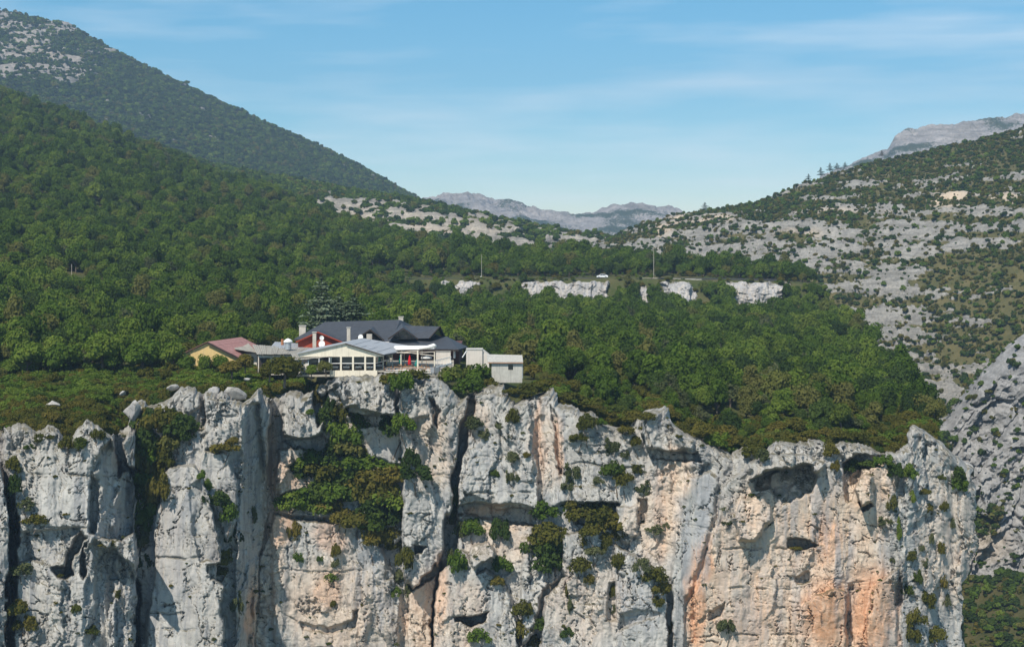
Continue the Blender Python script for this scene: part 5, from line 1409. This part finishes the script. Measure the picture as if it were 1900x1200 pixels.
for a, b in zip(posts[:-1], posts[1:]):
    T.box('rail', X(a, D) + .16, X(b, D) - .16, D + .04, D + .16, zm - .06, zm + .06, M['white'])
    T.box('window_pane', X(a, D) + .17, X(b, D) - .17, D + .20, D + .21, zm + .06, zt - .03, M['pane'])
# the short side turned to the right
sx = [(695, 286.1), (711, 290.2), (722, 294.2)]
for (p0, d0), (p1, d1) in zip(sx[:-1], sx[1:]):
    T.post('pillar', (X(p1, d1), d1, fz), (X(p1, d1), d1, Z(660, d1)), .17, M['cream'], None, 4)
    T.poly('rail', [(X(p0, d0), d0, zm - .06), (X(p1, d1), d1, zm - .06), (X(p1, d1), d1, zm + .06), (X(p0, d0), d0, zm + .06)], [(0, 1, 2, 3)], M['white'])
    T.poly('window_pane', [(X(p0, d0), d0 + .05, zm + .06), (X(p1, d1), d1 + .05, zm + .06), (X(p1, d1), d1 + .05, Z(661, d1)), (X(p0, d0), d0 + .05, zt)], [(0, 1, 2, 3)], M['pane'])
    T.poly('plinth', [(X(p0, d0), d0 - .05, fz - .9), (X(p1, d1), d1 - .05, fz - .9), (X(p1, d1), d1 - .05, fz + .12), (X(p0, d0), d0 - .05, fz + .12)], [(0, 1, 2, 3)], M['cream'])
rf = T.slab('roof', [W(641, 635.5, 285.6), W(713, 657.2, 285.6), W(748, 651, 296), W(762, 641.5, 303), W(672, 627, 301)], 0.14, M['metal_roof'])
for q in (0.2, 0.4, 0.6, 0.8):
    a = W(641, 635.5, 285.6).lerp(W(713, 657.2, 285.6), q); b = W(672, 627, 301).lerp(W(755, 645, 300), q)
    T.post('roof_seam', a + Vector((0, 0, .03)), b + Vector((0, 0, .03)), 0.035, M['metal_roof'], rf, 4)
rf2 = T.slab('roof', [W(641, 635.5, 285.6), W(551, 655.2, 285.6), W(575, 647, 301), W(672, 627, 301)], 0.14, M['metal_roof'])
T.slab('fascia', [W(641, 636.6, 285.5), W(713, 658.4, 285.5), W(713, 658.4, 285.56), W(641, 636.6, 285.56)], 0.16, M['dark'], rf)
T.slab('fascia', [W(713, 658.4, 285.5), W(748, 652, 296), W(748, 652, 296.1), W(713, 658.4, 285.6)], 0.16, M['dark'], rf)
# ---- glazed veranda to the left
T = Thing('veranda', (X(580, 285), 285, -25.2), 'low glazed veranda with a grey corrugated roof joined to the dining room', 'veranda')
sheets(T, 'roof_sheet', W(546, 668.5, 283.6), W(616, 661.8, 285.2), W(604, 655.5, 294), W(540, 656.5, 294), 7, 0.05, M['grey_roof'], None, 0.05)
for px, y1 in ((551, 669), (558.5, 668.5), (572, 667), (592, 665), (611, 663.5)):
    T.post('post', W(px, 686, 284.6), W(px, y1, 284.6), 0.09, M['white'], None, 4)
T.box('panel', X(559, 284.7), X(571.5, 284.7), 284.66, 284.74, Z(686, 284.7), Z(672.5, 284.7), M['white_wall'])
for a, b in ((573, 591), (593, 610.5)):
    T.box('window_pane', X(a, 284.8), X(b, 284.8), 284.76, 284.8, Z(680, 284.8), Z(667.5, 284.8), M['pane'])
T.box('parapet', X(573, 284.7), X(611, 284.7), 284.6, 284.74, Z(686, 284.7), Z(680.5, 284.7), M['concrete'])
T.box('floor', X(548, 285), X(612, 285), 284.8, 294, -25.5, -25.2, M['floor'])

# ---- terrace
T = Thing('terrace', (X(770, 288), 288, -25.0), 'paved dining terrace with pergola posts above the cliff', 'terrace')
tz = Z(689.5, 287)
T.slab('floor', [W(712, 689.5, 286.6), W(800, 690.5, 285), W(818, 690.0, 286), W(842, 679, 297), W(842, 662, 312), W(722, 664, 312)], 0.8, M['floor'])
T.slab('kerb', [W(712, 688.8, 286.4), W(800, 689.8, 284.8), W(800, 689.6, 285.2), W(712, 688.6, 286.8)], 0.25, M['concrete'])
for (px, pb, pt, dd) in ((728, 683, 655, 293), (744, 683, 655, 292), (775, 686, 650, 289), (806, 687, 652, 288.5), (750, 676, 652, 299), (783, 675, 650, 298)):
    T.post('pergola_post', W(px, pb, dd), W(px, pt, dd), 0.11 if px != 775 else 0.18, M['cream'], None, 4)
for a, b in ((W(744, 655, 292), W(806, 652.5, 288.5)), (W(728, 655, 293), W(775, 650.5, 289)), (W(775, 650.5, 289), W(783, 650, 298)), (W(744, 652.5, 292), W(808, 660, 288.6))):
    T.post('pergola_beam', a, b, 0.09, M['chimney'], None, 4)
rl = T.post('railing', W(716, 682.5, 286.5), W(800, 683.5, 285), 0.03, M['steel'], None, 6)
T.post('rail', W(716, 686, 286.5), W(800, 687, 285), 0.02, M['steel'], rl, 5)
for k in range(13):
    px = 716 + 7 * k
    T.post('baluster', W(px, 690, 286.5 - k * .125), W(px, 682.5 + k / 12, 286.5 - k * .125), 0.025, M['steel'], rl, 4)
for (p0, p1, d0, d1) in ((799, 806, 285, 285.2), (807, 816, 285.2, 286)):
    T.poly('glass_screen', [W(p0, 692, d0), W(p1, 692, d1), W(p1, 681, d1), W(p0, 681, d0)], [(0, 1, 2, 3)], M['metal_roof'])
    T.post('post', W(p1 + .4, 693, d1), W(p1 + .4, 679, d1), 0.06, M['dark'], None, 4)
T = Thing('awning', tuple(W(770, 644, 295)), 'white rolled awning over the back of the dining terrace', 'awning')
T.slab('canopy', [W(728, 641, 299), W(770, 641, 299), W(806, 640.8, 298), W(806, 647, 292.5), W(735, 648.5, 293)], 0.06, M['white_cloth'])
v, f = tube([W(778, 646.6, 292.4), W(795, 643.8, 292.3), W(805, 641, 292.3), W(809, 642.5, 292.5)], [0.2, 0.34, 0.4, 0.28], 10)
T.poly('roll', v, f + [tuple(range(9, -1, -1)), tuple(range(30, 40))], M['white_cloth'], None, True)
T.post('support', W(746, 676, 299), W(746, 645, 296), 0.07, M['white'], None, 4)
T = Thing('balustrade', tuple(W(822, 679, 292)), 'white balustrade of slim bars along the right side of the terrace', 'balustrade')
A0, A1, B0, B1 = W(809, 680, 289.5), W(836, 673, 298), W(809, 668.5, 289.5), W(836, 662, 298)
T.post('rail', B0, B1, 0.07, M['white'], None, 4)
T.slab('base', [A0, A1, A1 + Vector((.25, .1, 0)), A0 + Vector((.25, .1, 0))], 0.35, M['white'])
for k in range(11):
    T.post('baluster', A0.lerp(A1, k / 10), B0.lerp(B1, k / 10), 0.045, M['white'], None, 4)
T.post('end_post', A1 + Vector((0, 0, -.2)), B1 + Vector((0, 0, .1)), 0.13, M['white'], None, 4)
T = Thing('wall', tuple(W(822, 666, 301)), 'plain white wall panel behind the balustrade of the terrace', 'wall')
T.box('panel', X(808.5, 301), X(836, 301), 301, 301.3, Z(676, 301), Z(652.5, 301), M['white_wall'])
T.box('coping', X(808, 301), X(836.5, 301), 300.9, 301.4, Z(652.5, 301), Z(652.5, 301) + .1, M['concrete'])

# ---- white annex and concrete hut
T = Thing('annex', (X(882, 299), 299, -26.0), 'white block with a rounded roof between hotel and concrete hut', 'outbuilding')
T.box('wall', X(865, 299), X(895, 299), 299, 303, -27, Z(649, 299), M['white_wall'])
arc = [(X(895, 299.5) + 1.75 * (1 - math.cos(a)) * 0.9, Z(649, 299) - 1.25 * (1 - math.sin(math.pi / 2 - a))) for a in np.linspace(0, 1.35, 7)]
T.wall('vault', [(X(895, 299.5), -27)] + [(X(895, 299.5), Z(649, 299) - .02)] + arc[1:] + [(arc[-1][0], -27)], 299.4, 3.2, M['white_wall'])
T.box('coping', X(864.5, 299), X(895.4, 299), 298.9, 303.1, Z(649, 299), Z(649, 299) + .09, M['concrete'])
T.post('arch', W(858, 663, 299), W(866, 650.5, 299), 0.12, M['white'], None, 6)
T = Thing('hut', (X(940, 286), 286, -25.9), 'flat roofed concrete hut with one dark window on the rim', 'hut')
D = 286
zf, zr_ = Z(701.5, D), Z(671, D)
xs0, xs1 = X(912, D), X(969, D)
wx0, wx1, wz0, wz1 = X(943, D), X(952, D), Z(686.2, D), Z(675.8, D)
# front wall in board-marked panels, left open round the window
edges = [xs0, X(921, D), X(932, D), wx0, wx1, X(961, D), xs1]
for a, b in zip(edges[:-1], edges[1:]):
    rr = random.Random(int(a * 100)).uniform(-.012, .012)
    if a == wx0:
        T.box('panel', a + .008, b - .008, D + rr, D + .2, zf - .8, wz0, M['concrete']); T.box('panel', a + .008, b - .008, D + rr, D + .2, wz1, zr_, M['concrete'])
    else:
        T.box('panel', a + .008, b - .008, D + rr, D + .2, zf - .8, zr_, M['concrete'])
wi = T.box('window', wx0, wx1, D + .14, D + .17, wz0, wz1, M['pane'])
T.box('frame', wx0 - .03, wx1 + .03, D - .03, D + .1, wz0 - .07, wz0 - .005, M['chimney'], wi)
T.box('wall', xs0 + .05, xs1 - .05, D + .22, D + 6, zf - .8, zr_ - .01, M['concrete'])
T.box('drain_pipe', xs1 + .02, xs1 + .12, D + .1, D + .2, zf, zr_, M['steel'])
rf = T.slab('roof', [W(905, 671, 285.6), W(970.5, 671, 285.6), W(969, 658.5, 292.5), W(903, 657, 292.5)], 0.16, M['concrete'])
T.slab('brick_course', [W(905, 672.6, 285.55), W(970.5, 672.6, 285.55), W(970.5, 672.6, 285.75), W(905, 672.6, 285.75)], 0.10, M['brick'], rf)

# ---- satellite dishes
def dish(px, py, D, r, lab, stand, az=0.0):
    T = Thing('satellite_dish', tuple(W(px, py, D) + Vector((0, .35, -stand))), lab, 'satellite dish', 'satellite dishes on the roofs')
    V = [(0, 0.10, 0)]; Ff = []; n = 16
    for ring, (rr, dy) in enumerate(((.55, .07), (1.0, 0.0))):
        for k in range(n):
            a = 2 * math.pi * k / n
            V.append((math.cos(a) * rr * r, dy * r * 1.5, math.sin(a) * rr * r * 1.08))
    for k in range(n):
        Ff.append((0, 1 + k, 1 + (k + 1) % n)); Ff.append((1 + k, 1 + n + k, 1 + n + (k + 1) % n, 1 + (k + 1) % n))
    c = W(px, py, D)
    R = Matrix.Rotation(az, 3, 'Z') @ Matrix.Rotation(math.radians(-12), 3, 'X')
    T.poly('reflector', [c + R @ Vector(v) for v in V], Ff, M['white'], None, True)
    T.post('mast', c + Vector((0, .35, -stand)), c + Vector((0, .12, 0)), 0.04, M['steel'], None, 6)
    T.post('feed_arm', c + R @ Vector((0, .02, -r)), c + R @ Vector((0, -r * .8, -.1)), 0.025, M['steel'], None, 4)
dish(597, 627, 306, 0.42, 'small white satellite dish, upper one before the red gable', 1.0, 0.3)
dish(597, 638, 304, 0.62, 'large white satellite dish, lower one before the red gable', 1.0, -0.2)
dish(669, 625.5, 303, 0.50, 'white satellite dish on the light metal roof beside a chimney', 0.7, -0.3)

# ---- terrace furniture
def table(px, py, D, lab, grp, cloth=False, w=0.8):
    p = W(px, py, D)
    T = Thing('table', tuple(p), lab, 'table', grp)
    m = M['white_cloth'] if cloth else M['wood']
    T.box('top', p.x - w / 2, p.x + w / 2, p.y - .4, p.y + .4, p.z + .71, p.z + .75, m)
    if cloth:
        T.wall('cloth', [(p.x - w / 2 - .02, p.z + .4), (p.x + w / 2 + .02, p.z + .4), (p.x + w / 2, p.z + .705), (p.x - w / 2, p.z + .705)], p.y - .42, .84, m)
    for a in (-1, 1):
        for b in (-1, 1):
            T.post('leg', (p.x + a * (w / 2 - .06), p.y + b * .33, p.z), (p.x + a * (w / 2 - .06), p.y + b * .33, p.z + .71), 0.03, M['wood'], None, 4)
def chair(px, py, D, face, lab, grp):
    p = W(px, py, D)
    T = Thing('chair', tuple(p), lab, 'chair', grp)
    T.o.rotation_euler = (0, 0, face)
    def lb(n, *a): T.box(n, p.x + a[0], p.x + a[1], p.y + a[2], p.y + a[3], p.z + a[4], p.z + a[5], M['wood'])
    lb('seat', -.23, .23, -.22, .22, .42, .46); lb('backrest', -.23, .23, .19, .23, .50, .92)
    for a in (-1, 1):
        for b in (-1, 1):
            T.post('leg', (p.x + a * .2, p.y + b * .19, p.z), (p.x + a * .2, p.y + b * .2, p.z + (.5 if b > 0 else .42)), 0.022, M['wood'], None, 4)
TB = [(722, 688.6, 287.4), (736, 688.6, 287.6), (751, 688.8, 287.2), (766, 689.2, 286.9), (782, 689.2, 286.7), (794, 689.4, 286.4), (742, 684, 292), (762, 684, 292), (786, 684, 291.6)]
for i, (a, b, d) in enumerate(TB):
    row = 'front' if i < 6 else 'second'
    table(a, b, d, f'wooden table in the {row} row of the open dining terrace', f'wooden tables in the {row} row')
    for s in (-1, 1):
        chair(a + s * 7.0, b, d + .1, s * -1.45 + 3.14 * 0, f'wooden chair at the {row} row of tables on the dining terrace', f'wooden chairs at the {row} row')
for i, (a, d) in enumerate(((622, 288), (643, 288), (648, 291), (665, 288), (671, 291), (686, 288), (702, 291.5))):
    table(a, Z(0, 1) * 0 + (HY - (fz + .02) / d * F), d, 'white clothed table behind the dining room windows', 'clothed tables in the dining room', True, 1.1)

def folded_parasol(px, py, D, h, mat, lab, lean=0.0):
    p = W(px, py, D)
    T = Thing('parasol', tuple(p), lab, 'parasol')
    T.post('pole', p, p + Vector((lean * h, 0, h)), 0.035, M['wood'], None, 6)
    q = lambda t: p + Vector((lean * h * t, 0, h * t))
    v, f = tube([q(.30), q(.36), q(.62), q(.86), q(1.0)], [0.22, 0.34, 0.28, 0.16, 0.04], 8)
    T.poly('canopy', v, f + [tuple(range(7, -1, -1)), tuple(range(32, 40))], mat, None, True)
    v, f = tube([p, p + Vector((0, 0, .12))], [0.32, 0.28], 10)
    T.poly('base', v, f + [tuple(range(9, -1, -1)), tuple(range(10, 20))], M['concrete'])
folded_parasol(760, 684.5, 290.5, 2.5, M['red_cloth'], 'folded red parasol on the dining terrace')
folded_parasol(743, 682.5, 293, 2.4, M['teal_cloth'], 'upright folded teal parasol left of the red one')
folded_parasol(771, 686.5, 289.5, 2.1, M['teal_cloth'], 'leaning folded teal parasol right of the red one', 0.16)
p = W(791, 683, 294)
T = Thing('parasol', tuple(p), 'open white parasol in front of the white wall panel', 'parasol')
T.post('pole', p, p + Vector((0, 0, 2.15)), 0.03, M['wood'], None, 6)
n = 8; top = p + Vector((0, 0, 2.35))
V = [top] + [p + Vector((math.cos(2 * math.pi * k / n) * 1.0, math.sin(2 * math.pi * k / n) * 1.0, 1.98)) for k in range(n)] + [p + Vector((math.cos(2 * math.pi * k / n) * 1.0, math.sin(2 * math.pi * k / n) * 1.0, 1.83)) for k in range(n)]
T.poly('canopy', V, [(0, 1 + k, 1 + (k + 1) % n) for k in range(n)] + [(1 + k, 1 + n + k, 1 + n + (k + 1) % n, 1 + (k + 1) % n) for k in range(n)], M['white_cloth'])
# ------------------------------------------------------------------ road, car, poles
M['asphalt'] = mat_plain('asphalt', (0.055, 0.055, 0.056), 0.9, 0.15, 0.8)
M['parapet'] = mat_plain('stone_parapet', (0.46, 0.43, 0.37), 0.95, 0.12, 1.0, 0.15, 0, (0.28, 0.26, 0.22))
rp = [(560, 516.5, 604), (700, 518.0, 605), (800, 517.4, 606), (900, 517.2, 606), (1000, 517.0, 606), (1120, 516.8, 606), (1220, 517.0, 606), (1320, 517.6, 606), (1440, 519.5, 607)]
V = []
for (a, b, d) in rp:
    p = W(a, b, d); V += [(p.x, d - 3.2, p.z + .25), (p.x, d + 3.2, p.z + .25)]
for (a, b, d) in rp:
    p = W(a, b, d); V += [(p.x, d - 3.2, p.z - 2.5), (p.x, d + 3.2, p.z - 2.5)]
m = len(rp); Ff = []
for i in range(m - 1):
    o = 2 * i; Ff += [(o, o + 2, o + 3, o + 1), (o + 2 * m, o + 2 * m + 2, o + 2, o), (o + 1, o + 3, o + 3 + 2 * m, o + 1 + 2 * m)]
tag(mesh_obj('road', V, Ff, M['asphalt'], None), 'asphalt road on the bench above the rock band', kind='structure')
T0 = None
def parapet(a, b, y0, y1, d, lab, h=0.8):
    T = Thing('parapet_wall', tuple(W((a + b) / 2, y0, d)), lab, 'wall')
    n = max(3, int((b - a) / 11))
    for k in range(n):
        x0, x1 = a + (b - a) * k / n, a + (b - a) * (k + 1) / n
        yy = y0 + (y1 - y0) * k / n
        rr = random.Random(k + int(a)); z = Z(yy, d)
        T.box('stone_block', X(x0, d) + .015, X(x1, d) - .015, d - .2 + rr.uniform(-.03, .03), d + .2, z - 1.6, z + h + rr.uniform(-.05, .05), M['parapet'])
parapet(1186, 1226, 519.5, 519.5, 602.4, 'pale stone parapet along the road left of the tall pole', 0.75)
parapet(1232, 1302, 518.5, 520.5, 602.4, 'long low stone parapet along the road right of the tall pole', 0.5)
parapet(876, 900, 519.5, 519.5, 602.4, 'short pale parapet at the foot of the roadside pole', 0.6)

# white car, side on
M['car_paint'] = mat_plain('white_car_paint', (0.80, 0.80, 0.80), 0.25, 0.02, 1.0, 0.5, 0, None, 0)
M['tyre'] = mat_plain('tyre_rubber', (0.02, 0.02, 0.02), 0.9, 0.1, 4.0)
cp = W(1117, 516.8, 606); cz = cp.z + .25
T = Thing('car', (cp.x, 604.6, cz), 'white car driving on the road above the rock band', 'car')
prof = [(-2.05, .32), (-2.1, .62), (-2.0, .86), (-1.35, .98), (-.72, 1.40), (.45, 1.47), (1.25, 1.32), (1.85, 1.02), (2.08, .95), (2.1, .45), (2.0, .3)]
n = len(prof)
V = [(cp.x + x, 603.8 + (.12 if z > 1 else 0), cz + z) for x, z in prof] + [(cp.x + x, 605.4 - (.12 if z > 1 else 0), cz + z) for x, z in prof]
T.poly('body', V, [tuple(range(n)), tuple(range(2 * n - 1, n - 1, -1))] + [(i, (i + 1) % n, (i + 1) % n + n, i + n) for i in range(n)], M['car_paint'])
for q in ([(-.95, 1.02), (-.62, 1.33), (.1, 1.36), (.1, 1.02)], [(.18, 1.02), (.18, 1.36), (.5, 1.36), (1.2, 1.22), (1.35, 1.02)]):
    T.poly('side_window', [(cp.x + x, 603.78 + .02 + (.02 if z > 1.1 else -.02), cz + z) for x, z in q], [tuple(range(len(q)))], M['pane'])
T.poly('windscreen', [(cp.x - 1.30, 604.0, cz + 1.03), (cp.x - .76, 604.05, cz + 1.40), (cp.x - .76, 605.15, cz + 1.40), (cp.x - 1.30, 605.2, cz + 1.03)], [(0, 1, 2, 3)], M['pane'])
for dx in (-1.3, 1.3):
    for yy in (603.72, 605.28):
        w = T.post('wheel', (cp.x + dx, yy, cz + .31), (cp.x + dx, yy + .2, cz + .31), 0.31, M['tyre'], None, 14)
        T.post('rim', (cp.x + dx, yy - .015, cz + .31), (cp.x + dx, yy + .01, cz + .31), 0.18, M['steel'], w, 10)
T.box('headlight', cp.x - 2.12, cp.x - 1.98, 603.9, 604.2, cz + .66, cz + .8, M['steel'])
T.box('tail_light', cp.x + 2.05, cp.x + 2.12, 603.9, 604.1, cz + .7, cz + .9, M['red_cloth'])

def pole(px, y0, y1, D, lab, r=0.11, lamp=False, cross=True):
    a, b = W(px, y0, D), W(px, y1, D)
    T = Thing('utility_pole', tuple(a), lab, 'pole')
    T.post('pole', a + Vector((0, 0, -1)), b, r, M['chimney'], None, 8, r * .7)
    if cross: T.post('crossarm', b + Vector((-.7, 0, -.35)), b + Vector((.7, 0, -.35)), 0.07, M['chimney'], None, 4)
    for s in (-.6, .6):
        if cross: T.post('insulator', b + Vector((s, 0, -.3)), b + Vector((s, 0, -.08)), 0.06, M['white'], None, 6)
    if lamp:
        T.box('junction_box', a.x - .45, a.x + .05, D - .35, D - .15, a.z + .1, a.z + 1.1, M['white'])
pole(893.5, 518, 472, 602.8, 'thin roadside pole with a small white box at its foot', 0.07, True, False)
pole(1213, 517, 459, 603, 'tall pole standing behind the stone parapet beside the road', 0.09)
pole(133, 528, 490, 470, 'thin pole among the trees beside the pale rocks on the slope', 0.09, False, False)

# ------------------------------------------------------------------ boulders
def boulder_mesh(name, seed):
    iv, jf = ico(); r = np.random.default_rng(seed)
    import bmesh
    bm = bmesh.new(); bmesh.ops.create_icosphere(bm, subdivisions=3, radius=1.0)
    V = np.array([v.co[:] for v in bm.verts]); Ff = np.array([[v.index for v in f.verts] for f in bm.faces]); bm.free()
    for _ in range(16):
        d = r.normal(size=3); d /= np.linalg.norm(d); c = 0.42 + 0.35 * r.random()
        k = V @ d; V = V - np.where(k > c, k - c, 0)[:, None] * d * 0.95
    n = perlin(V[:, 0] * 2.2 + seed, V[:, 1] * 2.2 + V[:, 2] * 1.9, seed) * 0.16 + perlin(V[:, 0] * 5 + seed, V[:, 1] * 5 + V[:, 2] * 6, seed) * 0.10
    V = V * (1 + n)[:, None]
    me = raw_mesh(name, V, Ff, M['cliff'], True)
    return me
BLD = [boulder_mesh('boulder', 700 + i) for i in range(4)]
for i, (x, y, w, h, D, lab) in enumerate([
    (98, 742, 30, 9, 272, 'flat pale rock lying in the scrub of the plateau'), (228, 724, 14, 7, 282, 'small pale rock in the scrub behind the gully head'),
    (248, 745, 36, 24, 268, 'rounded grey boulder at the head of the overgrown gully'), (318, 713, 24, 8, 276, 'low grey rock behind the head blocks of the buttress'), (394, 714, 40, 18, 274, 'rounded boulder, left one behind the head of the buttress'),
    (439, 716, 42, 20, 274, 'rounded boulder, right one behind the head of the buttress'), (1194, 757, 30, 8, 290, 'flat pale rock under the trees left of the rim block'), (459, 701, 14, 4, 284, 'small flat stone in the grass below the sheds'),
    (133, 546, 44, 28, 462, 'pale rock outcrop among the trees beside the thin pole'), (152, 540, 22, 20, 464, 'smaller pale rock above the outcrop beside the thin pole')]):
    e = link('boulder', BLD[i % 4], None, W(x, y + 0.8 * h, D), (0.15, 0.1, i * 1.3), (0.62 * w * D / F, 0.55 * w * D / F, 0.95 * h * D / F))
    tag(e, lab, 'boulder')

# ------------------------------------------------------------------ conifers
def make_conifer(name, mat, seed, levels=16, flat=0.16, leaf=0.05, R=0.36, n_br=9):
    rng = np.random.default_rng(seed); C = []; Nn = []
    for k in range(levels):
        t = k / (levels - 1); z = 0.12 + 0.86 * t; r = R * (1 - t) ** 0.8 * (0.55 + 0.75 * rng.random()) + 0.02
        for b in range(n_br):
            a = rng.random() * 6.283; l = r * (0.7 + 0.4 * rng.random())
            m = int(10 + 40 * l)
            s = rng.random(m) ** 0.7
            w = flat * l * rng.normal(size=m)
            C.append(np.stack([np.cos(a) * l * s - np.sin(a) * w, np.sin(a) * l * s + np.cos(a) * w, z + 0.05 * l * 4 * s * (1 - s) - 0.10 * l * s + 0.006 * rng.normal(size=m)], 1))
            Nn.append(np.stack([np.cos(a) * .3 + 0.3 * rng.normal(size=m), np.sin(a) * .3 + 0.3 * rng.normal(size=m), np.ones(m)], 1))
    C = np.concatenate(C); Nn = np.concatenate(Nn); Nn /= np.linalg.norm(Nn, axis=1, keepdims=True)
    V, Fq = leaf_quads(C, Nn, leaf, rng, 0.5)
    return raw_mesh(name, V, Fq, mat)
v, f = tube([(0, 0, -.05), (0, 0, .5), (0, 0, 1)], [.022, .015, .003], 7)
CTRUNK = raw_mesh('trunk', v, f, M['bark'], True)
CED = [make_conifer('cedar_crown', M['needle_cedar'], 800, 15, 0.45, 0.040, 0.42, 12), make_conifer('cedar_crown', M['needle_cedar'], 801, 13, 0.45, 0.042, 0.48, 12)]
PIN = [make_conifer('pine_crown', M['needle_pine'], 810, 9, 0.3, 0.06, 0.34, 8), make_conifer('pine_crown', M['needle_pine'], 811, 8, 0.3, 0.07, 0.42, 8)]
def conifer(px, yb, yt, D, me, lab, cat_name, sx=1.0):
    h = (yb - yt) * D / F
    e = empty(cat_name, W(px, yb, D)); e.scale = (h * sx, h * sx, h); e.rotation_euler = (0, 0, px * .7)
    tag(e, lab, 'tree')
    link('trunk', CTRUNK, e); link('crown', me, e)
conifer(597, 622, 516, 344, CED[0], 'tall silvery blue cedar behind the left end of the hotel roof', 'cedar_tree', 1.0)
conifer(655, 618, 548, 347, CED[1], 'shorter silvery blue cedar right of the tall one behind the hotel', 'cedar_tree', 1.25)
conifer(628, 616, 545, 352, CED[1], 'silvery cedar half hidden between the two others behind the hotel', 'cedar_tree', 1.15)
for (a, b, c, l, s) in ((1523, 326, 311, 'leftmost dark pine of the clump on the right hillside skyline', 1.2), (1540, 318, 303, 'tallest dark pine in the clump on the right hillside skyline', 1.3), (1553, 314, 303, 'third dark pine of the clump on the right hillside skyline', 1.6), (1568, 310, 301, 'rightmost dark pine of the clump on the right hillside skyline', 1.6), (1308, 391, 376, 'lone round tree on the skyline left of the pine clump', 1.7), (1636, 290, 280, 'small dark pine on the skyline below the far cliff', 1.5), (1500, 334, 323, 'small pine on the skyline a little left of the clump', 1.5)):
    conifer(a, b, c, 1088, PIN[a % 2], l, 'pine_tree', s)

# young trees before the yellow house and at the wood edge
for i, (x, yb, w, h, D, v_, lab) in enumerate([
    (346, 692, 38, 46, 298, 0, 'young tree hiding the left end of the yellow house'), (379, 693, 28, 46, 297, 1, 'slim young tree before the middle of the yellow house'), (410, 693, 32, 42, 297, 2, 'young tree before the right half of the yellow house'),
    (322, 690, 60, 62, 300, 3, 'round tree left of the yellow house at the wood edge'), (265, 690, 70, 74, 302, 1, 'broad tree with a visible trunk at the wood edge'), (190, 690, 70, 80, 302, 4, 'tall tree with two visible trunks at the wood edge'),
    (120, 692, 72, 76, 301, 0, 'round tree in the middle of the wood edge beyond the plateau'), (50, 694, 70, 70, 300, 2, 'bushy tree at the wood edge near the photo edge'), (455, 684, 36, 34, 291, 7, 'olive bush right in front of the lean-to'), (528, 706, 74, 56, 283, 7, 'big olive brown bush below the grey sheds'),
    (500, 700, 44, 34, 284, 8, 'olive bush left of the big one below the sheds'), (430, 694, 50, 30, 290, 8, 'low olive bush below the right end of the yellow house'), (605, 694, 30, 34, 282, 0, 'small green tree before the veranda and the dining room'), (578, 700, 30, 26, 282, 3, 'green bush under the glazed veranda')]):
    e = empty('olive_bush' if v_ >= 7 else 'young_tree', W(x, yb, D), i * 0.9)
    s = D / F; e.scale = (0.55 * w * s, 0.55 * w * s, h * s / 1.85 if v_ < 7 else h * s / 1.4)
    tag(e, lab, 'bush' if v_ >= 7 else 'tree')
    link('trunk', TRUNKS[i % 3], e); link('crown', TREES[v_], e)
# ------------------------------------------------------------------ the air
hz = NT('haze_air')
hz.n.remove(hz.bsdf)
pv = hz.new('ShaderNodeVolumePrincipled')
pv.inputs['Color'].default_value = (0.50, 0.70, 0.95, 1)
pv.inputs['Density'].default_value = 1.5e-4
pv.inputs['Anisotropy'].default_value = 0.1
hz.link(pv.outputs[0], hz.out.inputs['Volume'])
x0, x1, y0, y1, z0, z1 = -2200, 2200, -300, 4300, -182, 420
hv = [(x, y, z) for x in (x0, x1) for y in (y0, y1) for z in (z0, z1)]
haze = link('haze', raw_mesh('haze', hv, [(0, 1, 3, 2), (4, 6, 7, 5), (0, 4, 5, 1), (2, 3, 7, 6), (0, 2, 6, 4), (1, 5, 7, 3)], hz.m))
tag(haze, 'thin blue haze in the valley air', kind='stuff')
